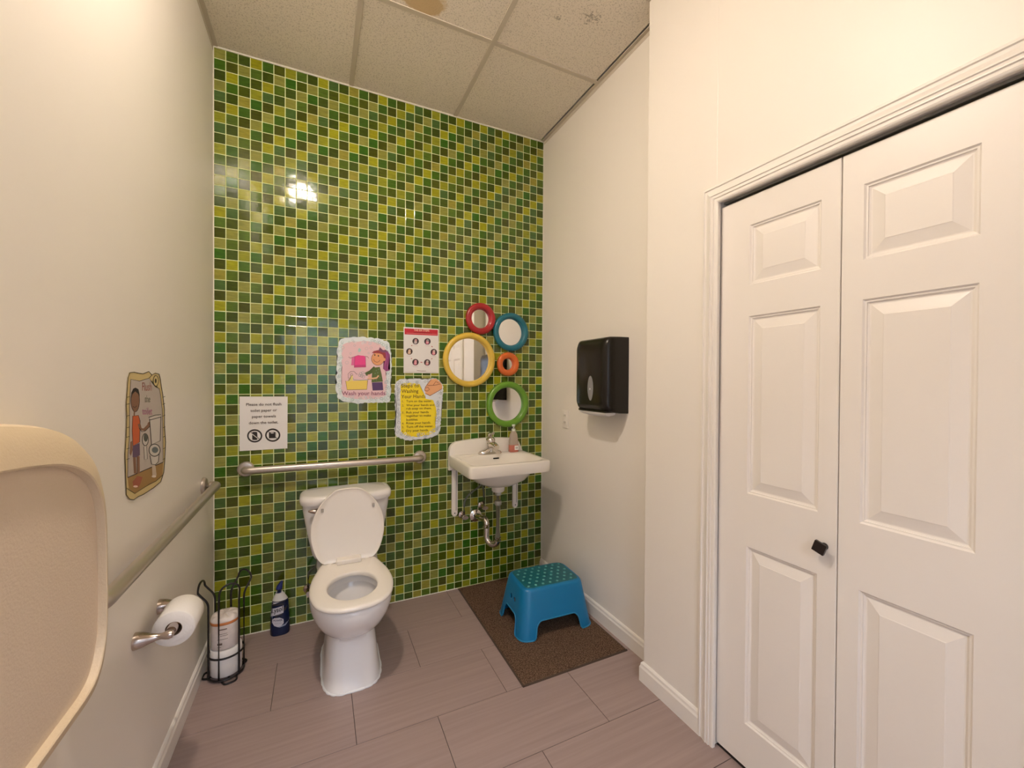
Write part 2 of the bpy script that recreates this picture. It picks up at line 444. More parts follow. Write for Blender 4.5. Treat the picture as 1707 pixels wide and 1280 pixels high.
for y in TY:
    for a, b in zip(xe[:-1], xe[1:]):
        bb = min(b, XB - .001) if y < YB else b
        bm = NB(); box(bm, a + (.012 if a else .001), bb - (.012 if b < W else .001), y - .012, y + .012, H - .0012, H + .0030, .0006, 1)
        box(bm, a + .012, bb - .012, y - .002, y + .002, H, H + .05)
        obj('tee_bar', bm, m_tee, ceiling, smooth=False)
def angle_trim(name, x0, x1, y0, y1):
    bm = NB(); box(bm, x0, x1, y0, y1, H - .0015, H + .003, .0006, 1)
    struct(name, bm, m_tee, smooth=False)
angle_trim('trim_1', 0, .021, YN, -.004)
angle_trim('trim_2', W - .020, W, YB + .001, -.004)
angle_trim('trim_3', XB - .020, XB, YN, YB)
bm = NB(); box(bm, W - .0015, W, YB, -.004, H - .022, H - .001); obj('trim_4', bm, m_tee, smooth=False)['kind'] = 'structure'
bm = NB(); box(bm, 0, .0015, YN, -.004, H - .022, H - .001); obj('trim_5', bm, m_tee, smooth=False)['kind'] = 'structure'

# ---- baseboards
def baseboard(name, pts, end=None):
    """pts: profile (distance from wall, z); laid with function"""
    bm = NB(); loft(bm, pts, True, True, True); struct(name, bm, m_white, smooth=False)
prof = [(0, 0), (.013, 0), (.013, .062), (.0095, .070), (.0085, .080), (.004, .086), (0, .088)]
baseboard('baseboard_left', [[(d, y, z) for d, z in prof] for y in (-.001, YN)])
baseboard('baseboard_right', [[(W - d, y, z) for d, z in prof] for y in (-.001, YB)])
bm = NB()
loft(bm, [[(XB - d, yy + (d if k == 0 else 0), z) for d, z in prof] for k, yy in enumerate((YB, -1.432))], True, True, True)
loft(bm, [[(XB - d, YB + d, z) for d, z in prof], [(W - .013, YB + d, z) for d, z in prof]], True, True, True)
struct('baseboard_closet', bm, m_white, smooth=False)
baseboard('baseboard_closet_near', [[(XB - d, y, z) for d, z in prof] for y in (-2.322, YN)])

# ---- closet door casing
CW = .066
cprof = [(0, 0), (0, .010), (.003, .0135), (.009, .0145), (.011, .0105), (.020, .0120), (.034, .0175), (.037, .0180), (.0385, .0145), (.046, .0165), (.049, .0165), (.0505, .0125), (.060, .0145), (.064, .0130), (CW, .0110), (CW, 0)]
# u runs from the outer edge to the inner edge
yo, zo = CY0 + .053, CZ + .053
trim = sroot('trim_6', (XB, CY0, 0))
def casing(pathA, pathB):
    bm = NB(); loft(bm, [pathA, pathB], True, True, True); obj('casing', bm, m_white, trim, smooth=False)
casing([(XB - d, yo - u, .001) for u, d in cprof], [(XB - d, yo - u, zo - u) for u, d in cprof])
y2 = CY1 - .053
casing([(XB - d, yo - u, zo - u) for u, d in cprof], [(XB - d, y2 + u, zo - u) for u, d in cprof])
casing([(XB - d, y2 + u, zo - u) for u, d in cprof], [(XB - d, y2 + u, .001) for u, d in cprof])
bm = NB(); box(bm, XB, XB + .10, CY0 - .0035, CY0 + .001, 0, CZ); box(bm, XB, XB + .10, CY1 - .001, CY1 + .0035, 0, CZ); box(bm, XB, XB + .10, CY1, CY0, CZ - .004, CZ)
obj('jamb', bm, m_white, trim, smooth=False)
bm = NB(); box(bm, XB + .030, XB + .046, CY1 + .004, CY0 - .004, CZ - .012, CZ - .004, .001, 1)
obj('track', bm, m_pipe, trim, smooth=False)

# ---- folding closet door: two leaves with three raised panels each
door = sroot('door_1', (XB + .015, -1.867, 0))
XF = XB + .015
def leaf(yl, yr, pl, pr):
    """yl > yr : left and right edges as seen from the room"""
    Z0, Z1 = .014, 1.976
    PZ = [(1.674, 1.878), (.960, 1.567), (.163, .777)]
    bm = NB()
    def quad(a, b, c, d):
        vs = [bm.verts.new(p) for p in (a, b, c, d)]; bm.faces.new(vs)
    def rect(ya, yb, za, zb): quad((XF, ya, za), (XF, yb, za), (XF, yb, zb), (XF, ya, zb))
    rect(yl - .0015, pl, Z0, Z1); rect(pr, yr + .0015, Z0, Z1)
    zz = [Z0] + [z for p_ in sorted(PZ) for z in p_] + [Z1]
    for a in range(0, len(zz), 2): rect(pl, pr, zz[a], zz[a + 1])
    XK = XF + .032
    ring = [(yl, Z0), (yr, Z0), (yr, Z1), (yl, Z1)]
    sg = [(-.0015 if y == yl else .0015) for y, z in ring]
    A = [bm.verts.new((XF, y + s_, z)) for (y, z), s_ in zip(ring, sg)]; B = [bm.verts.new((XF + .002, y, z)) for y, z in ring]; D = [bm.verts.new((XK, y, z)) for y, z in ring]
    for i in range(4):
        j = (i + 1) % 4; bm.faces.new((A[i], A[j], B[j], B[i])); bm.faces.new((B[i], B[j], D[j], D[i]))
    bm.faces.new(D)
    bmesh.ops.remove_doubles(bm, verts=bm.verts, dist=1e-5)
    lf = obj('door_leaf', bm, m_door, door, smooth=False)
    for za, zb in PZ:
        bm = NB(); rings = []
        for ins, dep in ((0, 0), (.004, .0045), (.008, .0050), (.0085, .0075), (.013, .0095), (.016, .0095), (.044, .0025), (.046, .0015)):
            rings.append([(XF + dep, pl - ins, za + ins), (XF + dep, pr + ins, za + ins), (XF + dep, pr + ins, zb - ins), (XF + dep, pl - ins, zb - ins)])
        loft(bm, rings, True, False, True)
        obj('raised_panel', bm, m_door, lf, smooth=False)
    return lf
lf1 = leaf(-1.4855, -1.8665, -1.596, -1.817)
lf2 = leaf(-1.8690, -2.2530, -1.920, -2.137)
bm = NB()
ky, kz = -1.836, .866
lathe(bm, (XF, ky, kz), (-1, 0, 0), [(.010, 0), (.010, .002), (.0065, .004), (.0055, .014), (.008, .020), (.010, .0225)], 20)
t = bmesh.new(); box(t, -.0235, .0235, -.016, .016, -.016, .016, .0012, 2)
for v in t.verts: v.co.x = v.co.x * .16
merge(bm, t, 0, Matrix.Translation((XF - .0255, ky, kz)) @ Matrix.Rotation(math.radians(18), 4, 'X'))
obj('knob', bm, m_darkknob, lf1)

# ---- ceiling lamp (round recessed LED) and hall lamp
lamp = thing('ceiling_light', (LX, LY, H), 'round white recessed LED downlight set in a ceiling board', 'light')
bm = NB(); lathe(bm, (LX, LY, H), (0, 0, 1), [(.064, .006), (.064, -.004), (.072, -.008), (.150, -.004), (.152, .0030), (.124, .0034)], 64, cap0=False, cap1=False)
obj('trim_ring', bm, m_white, lamp)
bm = NB(); lathe(bm, (LX, LY, H), (0, 0, 1), [(.0635, .0035), (.0635, -.012), (.060, -.026), (.050, -.036), (.032, -.043), (.01, -.046)], 64, cap0=True, cap1=True)
obj('diffuser', bm, mat('lamp_diffuser', (.9, .9, .9), .5, emit=(LAMP_COLOR, LAMP_POWER)), lamp)
bm = NB(); lathe(bm, (LX, LY, H), (0, 0, 1), [(.118, .0036), (.118, .05), (.09, .06)], 48)
obj('can', bm, m_steel, lamp)
hl = thing('hall_light', (.55, YN - 1.05, 2.62), 'flat white ceiling panel light in the hall', 'light')
bm = NB(); box(bm, -.05, 1.15, YN - 1.35, YN - .75, 2.60, 2.62); obj('panel', bm, mat('hall_diffuser', (.9, .9, .9), .5, emit=(HALL_COLOR, HALL_POWER)), hl, smooth=False)
bm = NB()
for a in ((-.08, 1.18, YN - 1.38, YN - 1.35), (-.08, 1.18, YN - .75, YN - .72), (-.08, -.05, YN - 1.35, YN - .75), (1.15, 1.18, YN - 1.35, YN - .75)): box(bm, *a, 2.595, 2.62)
obj('frame', bm, m_white, hl, smooth=False)

# ================================================================== THE THINGS
# ------------------------------------------------------------------ toilet
TXC = .622
toilet = thing('toilet', (TXC, -.40, 0), 'white two-piece toilet with its lid up, standing against green mosaic wall', 'toilet')
N = 72
def egg(z, hw, front, back, e=2.2, fc=None):
    fc = fc if fc is not None else (front + back) / 2
    return superell(TXC, -fc, hw, front - fc, fc - back, e, N, z)
bm = NB()
rings = [egg(0, .124, .652, .20, 3.6), egg(.012, .124, .652, .20, 3.6), egg(.02, .119, .645, .20, 3.8), egg(.10, .112, .632, .19, 4.2), egg(.165, .105, .618, .18, 4.0),
         egg(.195, .103, .612, .17, 3.4), egg(.213, .108, .618, .16, 2.8), egg(.235, .126, .652, .15, 2.4, .46), egg(.27, .149, .698, .15, 2.3, .47), egg(.31, .166, .732, .16, 2.25, .48), egg(.345, .175, .750, .17, 2.2, .49),
         egg(.375, .177, .756, .18, 2.2, .49), egg(.389, .176, .754, .18, 2.2, .49), egg(.396, .170, .748, .19, 2.2, .49),
         egg(.396, .118, .700, .40, 2.1), egg(.385, .112, .694, .405, 2.1), egg(.362, .112, .694, .405, 2.1), egg(.358, .130, .708, .39, 2.1), egg(.31, .116, .68, .41, 2.1), egg(.26, .088, .63, .43, 2.1), egg(.235, .075, .61, .44, 2.1), egg(.21, .05, .57, .46, 2), egg(.20, .02, .53, .49, 2)]
loft(bm, rings, True, True, True)
# deck behind the bowl that carries the tank
loft(bm, [superell(TXC, -.165, hw, .125, .145, 5, 40, z) for z, hw in ((.20, .085), (.28, .105), (.34, .135), (.385, .150), (.398, .146))], True, True, True)
obj('bowl', bm, m_porc, toilet, angle=50)
bm = NB(); lathe(bm, (TXC, -.525, .24), (0, 0, 1), [(.001, 0), (.074, 0), (.074, .001), (.001, .0012)], 40)
for v in bm.verts: v.co.y = -.525 + (v.co.y + .525) * 1.16
obj('water', bm, m_water, toilet)
bm = NB()
rr = [Vector(p) for p in egg(.0035, .1265, .655, .20, 3.6)]
tube(bm, rr, [.0050 + .0014 * math.sin(i * 2.1) for i in range(N)], 8, closed=True)
obj('caulk_bead', bm, m_caulk, toilet)
# outline shared by seat and lid: straight at the hinges, round in front
def seat_outline(s=1.0, inset=0.0, n=64, lid=False):
    pts = [(.085, .266), (.122, .272), (.150, .320), (.168, .39), (.1755, .46), (.1715, .535), (.154, .605), (.126, .667), (.088, .720), (.046, .752)] if lid else [(.105, .268), (.128, .282), (.150, .36), (.168, .44), (.176, .53), (.172, .60), (.152, .675), (.118, .725), (.075, .752), (.03, .762)]
    full = [(x, f) for x, f in pts] + [(-x, f) for x, f in pts[::-1]]
    # smooth closed curve (Catmull-Rom)
    out = []; m_ = len(full)
    for i in range(m_):
        p0, p1, p2, p3 = (Vector((*full[(i + k) % m_], 0)) for k in (-1, 0, 1, 2))
        for k in range(4):
            t = k / 4
            q = .5 * ((2 * p1) + (p2 - p0) * t + (2 * p0 - 5 * p1 + 4 * p2 - p3) * t * t + (3 * p1 - p0 - 3 * p2 + p3) * t ** 3)
            out.append((q.x, q.y))
    cx = 0; cf = .515
    return [((x - cx) * (1 - inset / .17) + cx, (f - cf) * (1 - inset / .24) + cf) for x, f in out]
so = seat_outline(); NS = len(so)
def inner(hw, f0, f1, z):
    out = []
    for x, f in so:
        a = math.atan2((f - .515) / .247, x / .176); out.append((TXC + hw * math.cos(a), -((f0 + f1) / 2 + (f1 - f0) / 2 * math.sin(a)), z))
    return out
def o3(inset, z): return [(TXC + x, -f, z) for x, f in seat_outline(inset=inset)]
bm = NB()
loft(bm, [inner(.106, .428, .694, .402), o3(.004, .402), o3(0, .405), o3(0, .414), o3(.004, .419), o3(.012, .422), inner(.112, .422, .700, .422), inner(.107, .427, .695, .420), inner(.104, .430, .692, .414), inner(.106, .428, .694, .402)], True, False, False)
obj('seat', bm, m_seat, toilet, angle=60)
# raised lid: same outline stood up on its hinge
LID_A = math.radians(84)
hz, hf = .420, .296
def lid3(x, f, d):
    s_ = f - .268
    return (TXC + x, -(hf - s_ * math.cos(LID_A)) - d * math.sin(LID_A), hz + .004 + s_ * math.sin(LID_A) * .735 - d * math.cos(LID_A) * 0 + 0)
def lo(inset, d): return [lid3(x, f, d) for x, f in seat_outline(inset=inset, lid=True)]
bm = NB()
loft(bm, [lo(.006, -.014), lo(.001, -.012), lo(0, -.006), lo(0, .001), lo(.002, .004), lo(.006, .0045), lo(.010, .002), lo(.030, .0015), lo(.045, .0005)], True, True, True)
lid = obj('lid', bm, m_seat, toilet, angle=50)
for sx in (-1, 1):
    c0 = Vector(lid3(sx * .122, .622, .0015))
    bm = NB(); box(bm, c0.x - .006, c0.x + .006, c0.y - .008, c0.y + .001, c0.z - .009, c0.z + .009, .002, 2)
    obj('bumper', bm, mat('grey_rubber', (.42, .39, .36), .5), lid)
bm = NB(); box(bm, TXC - .058, TXC + .058, -.338, -.272, .421, .446, .006, 3)
obj('hinge', bm, m_seat, toilet)
for sx in (-1, 1):
    bm = NB(); lathe(bm, (TXC + sx * .085, -.29, .40), (0, 0, 1), [(.016, -.004), (.016, .024), (.012, .028)], 20); obj('hinge_post', bm, m_seat, toilet)
# tank
def tk(z, hw, front, e=5): return superell(TXC, -.105, hw, front - .105, .090, e, 64, z)
bm = NB()
loft(bm, [tk(.398, .150, .180), tk(.405, .160, .186), tk(.43, .172, .196), tk(.55, .196, .208), tk(.66, .214, .218), tk(.700, .217, .220)], True, True, True)
tank = obj('tank', bm, m_porc, toilet, angle=45)
bm = NB()
loft(bm, [tk(.696, .216, .219, 4.5), tk(.698, .226, .231, 4.5), tk(.715, .230, .236, 4.5), tk(.732, .228, .234, 4.5), tk(.740, .219, .226, 4.5), tk(.743, .205, .212, 4.5)], True, True, True)
obj('tank_lid', bm, m_porc, toilet, angle=45)
bm = NB()
lathe(bm, (.478, -.208, .672), (0, -1, 0), [(.013, 0), (.013, .006), (.009, .010), (.007, .018), (.010, .022), (.010, .026)], 20)
tube(bm, [(.484, -.232, .674), (.468, -.236, .675), (.452, -.237, .677), (.436, -.235, .680)], [.009, .011, .009, .004], 14)
obj('flush_lever', bm, m_nickel, toilet)
# water supply at the wall
bm = NB()
lathe(bm, (.432, -.001, .185), (0, -1, 0), [(.026, 0), (.024, .004), (.010, .008), (.008, .03), (.011, .034), (.011, .06), (.007, .062)], 20)
tube(bm, [(.432, -.05, .185), (.432, -.05, .225)], .008, 12)
t = bmesh.new(); lathe(t, (0, 0, 0), (0, -1, 0), [(.016, 0), (.016, .010)], 20)
merge(bm, t, 0, Matrix.Translation((.432, -.066, .185)) @ Matrix.Scale(.5, 4, (1, 0, 0)))
obj('supply_valve', bm, m_nickel, toilet)
bm = NB(); tube(bm, fillet([(.432, -.05, .225), (.432, -.05, .30), (.470, -.09, .33), (.490, -.10, .405)], .05), .0055, 10)
obj('supply_hose', bm, m_hose, toilet)

# ------------------------------------------------------------------ wash basin
SX, HWs = 1.4825, .2575
sink = thing('wash_basin', (SX, -.2, .8), 'cream wall-hung wash basin with chrome tap in the corner below round mirrors', 'sink')
def rr2(hw, yb, yf, e, z, n=80):
    cy = (yb + yf) / 2; return superell(SX, cy, hw, cy - yf, yb - cy, e, n, z)
bm = NB()
loft(bm, [rr2(.035, -.17, -.24, 2, .700), rr2(.09, -.12, -.30, 2.4, .705), rr2(.160, -.080, -.345, 2.8, .738), rr2(.20, -.055, -.37, 3.2, .785), rr2(.22, -.045, -.385, 4, .812),
          rr2(.238, -.015, -.408, 14, .812), rr2(.2555, -.002, -.423, 16, .801), rr2(HWs, -.001, -.425, 16, .806), rr2(HWs, -.001, -.425, 16, .860), rr2(.2545, -.003, -.422, 16, .866), rr2(.250, -.006, -.417, 15, .868),
          rr2(.232, -.105, -.400, 7, .868), rr2(.226, -.112, -.392, 6, .864), rr2(.205, -.122, -.372, 4, .835), rr2(.175, -.135, -.345, 3.2, .790), rr2(.12, -.155, -.305, 2.6, .755), rr2(.05, -.185, -.255, 2.2, .742), rr2(.02, -.20, -.235, 2, .741)], True, True, True)
obj('basin', bm, m_sink, sink, angle=42)
# splashback with rounded shoulders
sp = [(-HWs, .772)]
sp += [(-HWs, .890)] + [(-HWs + .060 * (1 - math.cos(t)), .890 + .062 * math.sin(t)) for t in [PI / 2 * k / 8 for k in range(1, 9)]]
sp += [(-HWs + .06 + (2 * HWs - .12) * k / 12, .952 + .026 * math.sin(PI * (.18 + .64 * k / 12)) - .014) for k in range(0, 13)]
sp += [(HWs - .060 * (1 - math.sin(PI / 2 - t)), .950 - .055 * (1 - math.cos(t))) for t in [PI / 2 * k / 8 for k in range(1, 9)]][:0]
sp += [(HWs - .042, .944), (HWs - .026, .928), (HWs - .016, .905), (HWs - .006, .885), (HWs, .872), (HWs, .772)]
bm = NB(); prism(bm, sp, lambda u, v, d: (SX + u, -d, v), .0012, .034, bev=.007)
obj('splashback', bm, m_sink, sink, angle=40)
bm = NB(); box(bm, SX + .003, SX + .043, -.1265, -.1215, .842, .850, .002, 2); obj('overflow_slot', bm, m_dark, sink)
bm = NB(); lathe(bm, (SX, -.22, .7405), (0, 0, 1), [(.024, 0), (.024, .002), (.018, .003), (.016, .001)], 24); obj('drain', bm, m_chrome, sink)
# tap
tap = None
bm = NB()
loft(bm, [superell(SX, -.074, hw, .029, .029, 2.6, 40, z) for hw, z in ((.080, .868), (.080, .876), (.072, .886), (.044, .896), (.032, .902))], True, True, True)
loft(bm, [superell(SX + .004, -.074, r, r, r, 2, 28, z) for r, z in ((.031, .885), (.029, .915), (.030, .935), (.026, .944))], True, True, True)
tap = obj('faucet', bm, m_chrome, sink, angle=50)
q = fillet([(SX + .004, -.075, .924), (SX + .006, -.105, .930), (SX + .010, -.140, .928), (SX + .012, -.160, .918)], .022)
bm = NB(); tube(bm, q, [.024 - .006 * k / (len(q) - 1) for k in range(len(q))], 18)
obj('spout', bm, m_chrome, tap)
bm = NB()
lathe(bm, (SX + .004, -.074, .942), (0, 0, 1), [(.028, 0), (.031, .008), (.029, .022), (.018, .034), (.004, .038)], 28)
q = fillet([(SX + .004, -.070, .960), (SX + .004, -.056, .985), (SX + .004, -.070, 1.000), (SX + .002, -.125, 1.006)], .02)
tube(bm, q, [.018 - .009 * k / (len(q) - 1) for k in range(len(q))], 14)
obj('lever', bm, m_chrome, tap)
# brackets at the wall
for bx in (1.268, 1.696):
    bm = NB()
    pts = [(-.019, .806), (-.019, .492)] + [(-.019 * math.cos(t), .492 - .019 * math.sin(t)) for t in [PI * k / 10 for k in range(1, 10)]] + [(.019, .492), (.019, .806)]
    prism(bm, pts, lambda u, v, d: (bx + u, -d, v), .0008, .016, bev=.003)
    br = obj('bracket', bm, m_white, sink, angle=40)
    bm = NB(); lathe(bm, (bx, -.016, .494), (0, -1, 0), [(.004, -.001), (.004, .0006)], 12); obj('screw', bm, m_dark, br)
    bm = NB(); box(bm, bx + .006, bx + .010, -.0168, -.0150, .51, .79); obj('groove', bm, m_grey, br, smooth=False)
# drain: tail, trap and wall pipe
bm = NB(); lathe(bm, (SX, -.21, .706), (0, 0, -1), [(.042, -.012), (.042, .0), (.040, .040), (.034, .048)], 32); obj('outlet_boss', bm, m_sink, sink)
bm = NB()
tube(bm, [(SX, -.21, .665), (SX, -.21, .58)], .015, 16); lathe(bm, (SX, -.21, .660), (0, 0, -1), [(.021, 0), (.021, .022), (.017, .026)], 20)
lathe(bm, (SX, -.21, .585), (0, 0, -1), [(.020, -.016), (.022, -.010), (.022, .006), (.018, .012)], 20)
tube(bm, [(SX, -.21, .60), (SX, -.21, .365)], .0175, 16)
obj('tailpiece', bm, m_pipe, sink)
d = Vector((-.050, .072, 0)).normalized()
A0 = Vector((SX, -.21, .365)); r_ = .042
pts = [A0 + d * r_ * (1 - math.cos(t)) - Vector((0, 0, r_ * math.sin(t))) for t in [PI * k / 14 for k in range(15)]]
pts += [pts[-1] + Vector((0, 0, .075))]
e0 = pts[-1]; d2 = Vector((-.16, 1, -.10)).normalized()
pts += [e0 + d2 * .030 * (1 - math.cos(t)) + Vector((0, 0, .030 * math.sin(t))) for t in [PI / 2 * k / 8 for k in range(1, 9)]]
last = pts[-1]; k_ = (0 - last.y - .001) / d2.y
pts += [last + d2 * k_]
bm = NB(); tube(bm, pts, .0195, 16)
tube(bm, [A0 + Vector((0, 0, -.010)), A0 + Vector((0, 0, .014))], .0245, 8)
tube(bm, [e0 - Vector((0, 0, .02)), e0 + Vector((0, 0, .004))], .0245, 8)
trap = obj('trap', bm, m_chrome, sink, angle=40)
we = pts[-1]
bm = NB(); lathe(bm, (we.x, -.0005, we.z), (0, -1, 0), [(.042, 0), (.040, .005), (.024, .012), (.021, .014)], 28); obj('wall_flange', bm, m_chrome, trap)
for vx, vz, tx in ((1.318, .475, 1.452), (1.452, .520, 1.495)):
    bm = NB()
    lathe(bm, (vx, -.0005, vz), (0, -1, 0), [(.024, 0), (.022, .005), (.009, .009), (.009, .030), (.013, .034), (.013, .060), (.008, .064)], 20)
    tube(bm, [(vx, -.048, vz), (vx, -.048, vz + .035)], .0095, 12)
    t = bmesh.new(); lathe(t, (0, 0, 0), (0, -1, 0), [(.021, 0), (.021, .010)], 20); merge(bm, t, 0, Matrix.Translation((vx, -.068, vz)) @ Matrix.Scale(.55, 4, (0, 0, 1)))
    sv = obj('stop_valve', bm, m_nickel, sink)
    bm = NB(); bul = .03 if tx < 1.47 else -.02
    q = [Vector((vx, -.048, vz + .035)), Vector((vx, -.05, vz + .10)), Vector((vx + bul, -.07, vz + .15)), Vector((tx - .02, -.08, vz + .2)), Vector((tx, -.085, .81))]
    tube(bm, fillet(q, .06), .006, 10); obj('supply_hose', bm, m_hose, sv)

# ------------------------------------------------------------------ soap bottle on the basin
sb = thing('soap_bottle', (1.652, -.072, .868), 'clear pump bottle with pink soap standing on the wash basin', 'bottle')
def sq(z, a, b, e=4): return superell(1.652, -.072, a, b, b, e, 40, z)
bm = NB(); loft(bm, [sq(.9165, .0305, .0200), sq(.940, .030, .0195), sq(.985, .024, .017), sq(1.002, .016, .013, 3), sq(1.008, .012, .012, 2)], True, True, True)
obj('bottle', bm, mat('cloudy_clear_plastic', (.72, .60, .50), .12, trans=.5), sb, angle=50)
bm = NB(); loft(bm, [sq(.869, .029, .019), sq(.872, .032, .021), sq(.9165, .0315, .0205)], True, True, True)
obj('pink_soap', bm, mat('pink_soap', (.72, .22, .16), .2, trans=.25), sb, angle=50)
bm = NB(); lathe(bm, (1.652, -.072, 1.007), (0, 0, 1), [(.013, 0), (.013, .014), (.007, .016), (.005, .018), (.005, .030), (.011, .032), (.011, .042)], 20)
tube(bm, [(1.652, -.072, 1.045), (1.640, -.090, 1.045), (1.634, -.098, 1.041)], [.006, .005, .004], 10)
obj('pump', bm, mat('white_pump', (.72, .76, .66), .3), sb)
bm = NB(); box(bm, 1.651, 1.678, -.0935, -.0925, .883, .912); obj('label', bm, m_paper, sb, smooth=False)

# ------------------------------------------------------------------ round mirrors
def ring_mirror(name, label, x, z, ro, ri, depth, col):
    t = thing(name, (x, -.001, z), label, 'mirror')
    bm = NB(); pr = []
    rm, rt = (ro + ri) / 2, (ro - ri) / 2
    prof2 = [(ri, .002), (ri, depth * .55)]
    for k in range(0, 13):
        a = PI - PI * k / 12; prof2.append((rm + rt * math.cos(a), depth * .62 + depth * .38 * math.sin(a)))
    prof2 += [(ro, depth * .3), (ro - .004, .0008), (ri, .002)]
    lathe(bm, (x, 0, z), (0, -1, 0), prof2, 72, cap0=False, cap1=False)
    obj('frame', bm, mat(name + '_lacquer', col, .28, coat=.2, var=(14, .10)), t, angle=50)
    bm = NB(); lathe(bm, (x, 0, z), (0, -1, 0), [(ri + .001, .004), (ri + .001, .006)], 64); obj('glass', bm, m_mirror, t, smooth=False)
    bm = NB(); lathe(bm, (x, 0, z), (0, -1, 0), [(ri - .0035, .006), (ri - .0035, .0075), (ri, .0085), (ri, .006)], 64, cap0=False, cap1=False); obj('bead', bm, mat(name + '_lacquer', col), t)
    return t
ring_mirror('red_mirror', 'small round mirror in a red frame, topmost of the mirrors', 1.4360, 1.743, .1020, .064, .034, (.38, .009, .014))
ring_mirror('blue_mirror', 'round mirror in a teal blue frame beside the red mirror', 1.654, 1.668, .128, .092, .036, (.005, .14, .195))
ring_mirror('yellow_mirror', 'largest round mirror, in a yellow frame', 1.3605, 1.473, .1755, .141, .036, (.72, .49, .06))
ring_mirror('orange_mirror', 'smallest round mirror, in an orange frame', 1.634, 1.451, .0800, .041, .034, (.66, .135, .018))
ring_mirror('green_mirror', 'round mirror in a bright green frame just above the basin', 1.634, 1.181, .154, .115, .036, (.13, .31, .022))

# ------------------------------------------------------------------ grab bars
def grab_bar(name, label, pts, n0, n1, r=.0185):
    t = thing(name, pts[0], label, 'grab bar', 'steel grab bars')
    bm = NB(); tube(bm, fillet(pts, .055, 8), r, 20); obj('bar', bm, m_steel, t)
    for q, nn in ((pts[0], n0), (pts[-1], n1)):
        bm = NB(); lathe(bm, q, nn, [(.039, 0.0003), (.039, .008), (.034, .014), (.020, .017)], 36); obj('flange', bm, m_steel, t)
grab_bar('grab_bar', 'steel grab bar fixed across the green mosaic above the toilet tank', [(.140, -.0005, .872), (.140, -.055, .872), (1.046, -.055, .868), (1.046, -.0005, .868)], (0, -1, 0), (0, -1, 0))
grab_bar('grab_bar', 'steel grab bar on the side wall beside the changing table', [(.0005, -.215, .848), (.055, -.215, .848), (.055, -1.335, .848), (.0005, -1.335, .848)], (1, 0, 0), (1, 0, 0))

# ------------------------------------------------------------------ toilet paper holder and roll
tp = thing('toilet_paper_holder', (0, -.885, .575), 'satin nickel two-post toilet paper holder on the side wall', 'holder')
RC = Vector((.080, -.885, .578))
for yy in (-.985, -.785):
    bm = NB(); lathe(bm, (.0004, yy, .578), (1, 0, 0), [(.024, 0), (.0235, .006), (.021, .018), (.015, .034), (.010, .050), (.0085, .062), (.0115, .072), (.0125, .080), (.0105, .088), (.004, .091)], 28)
    obj('post', bm, m_nickel, tp)
bm = NB(); tube(bm, [(.080, -.978, .578), (.080, -.792, .578)], .0085, 16); lathe(bm, (.080, -.955, .578), (0, 1, 0), [(.013, -.012), (.0145, 0), (.0145, .03), (.0145, .13), (.013, .142)], 20)
obj('roller', bm, m_nickel, tp)
roll = thing('toilet_roll', (.080, -.885, .565), 'white toilet roll hanging on the satin nickel holder', 'toilet roll')
bm = NB(); lathe(bm, (.080, -.944, .5715), (0, 1, 0), [(.0215, .001), (.052, 0), (.0545, .003), (.0545, .107), (.052, .110), (.0215, .109), (.0215, .001)], 56, cap0=False, cap1=False)
obj('paper', bm, m_tissue, roll, angle=60)
bm = NB(); lathe(bm, (.080, -.9435, .5715), (0, 1, 0), [(.0213, 0), (.0213, .109), (.0203, .109), (.0203, 0), (.0213, 0)], 40, cap0=False, cap1=False)
obj('core', bm, mat('brown_card', (.30, .22, .15), .9), roll)

# ------------------------------------------------------------------ wire stand with two packs
BX, BY, BR = .103, -.288, .068
bk = thing('wire_stand', (BX, BY, 0), 'black wire toilet paper stand in the corner beside the mosaic', 'stand')
wr = .0042
bm = NB()
for z, r2 in ((.010, BR), (.105, BR)):
    bm = NB(); tube(bm, [(BX + r2 * math.cos(2 * PI * k / 40), BY + r2 * math.sin(2 * PI * k / 40), z) for k in range(40)], wr, 8, closed=True); obj('ring', bm, m_blackwire, bk)
for a0 in (-70, 50, 172):
    a = math.radians(a0); rad = Vector((math.cos(a), math.sin(a), 0)); tan = Vector((-math.sin(a), math.cos(a), 0)); c0 = Vector((BX, BY, 0))
    top, hw = .432, .038
    bi = math.sqrt(BR ** 2 - hw ** 2); flare = .040 if a0 != -70 else .012
    def at_(r, t_, z): return c0 + rad * r + tan * t_ + Vector((0, 0, z))
    pth = [at_(bi, -hw, .006), at_(bi, -hw, top - .085), at_(bi + flare, -hw, top - .035)]
    pth += [at_(bi + flare, hw * math.sin(t), top - .035 + .035 * math.cos(t)) for t in [-PI / 2 + PI * k / 10 for k in range(1, 10)]]
    pth += [at_(bi + flare, hw, top - .035), at_(bi, hw, top - .085), at_(bi, hw, .006)]
    bm = NB(); tube(bm, fillet(pth, .02, 4), wr, 8); obj('upright', bm, m_blackwire, bk, angle=60)
    bm = NB(); tube(bm, fillet([at_(bi + .004, -.028, .004), at_(bi + .034, -.022, .004), at_(bi + .034, .022, .004), at_(bi + .004, .028, .004)], .016), wr, 8)
    obj('foot', bm, m_blackwire, bk)
for a0 in (20, 110):
    a = math.radians(a0); rad = Vector((math.cos(a), math.sin(a), 0)) * BR; c0 = Vector((BX, BY, .009))
    bm = NB(); tube(bm, [c0 - rad, c0 + rad], wr, 8); obj('cross_wire', bm, m_blackwire, bk)
low = thing('toilet_roll', (BX, BY, .014), 'white toilet roll at the bottom of the black wire stand', 'toilet roll')
bm = NB(); lathe(bm, (BX, BY, .0145), (0, 0, 1), [(.018, 0), (.056, 0), (.060, .004), (.060, .112), (.057, .117), (.018, .116)], 48); obj('paper', bm, m_tissue, low, angle=60)
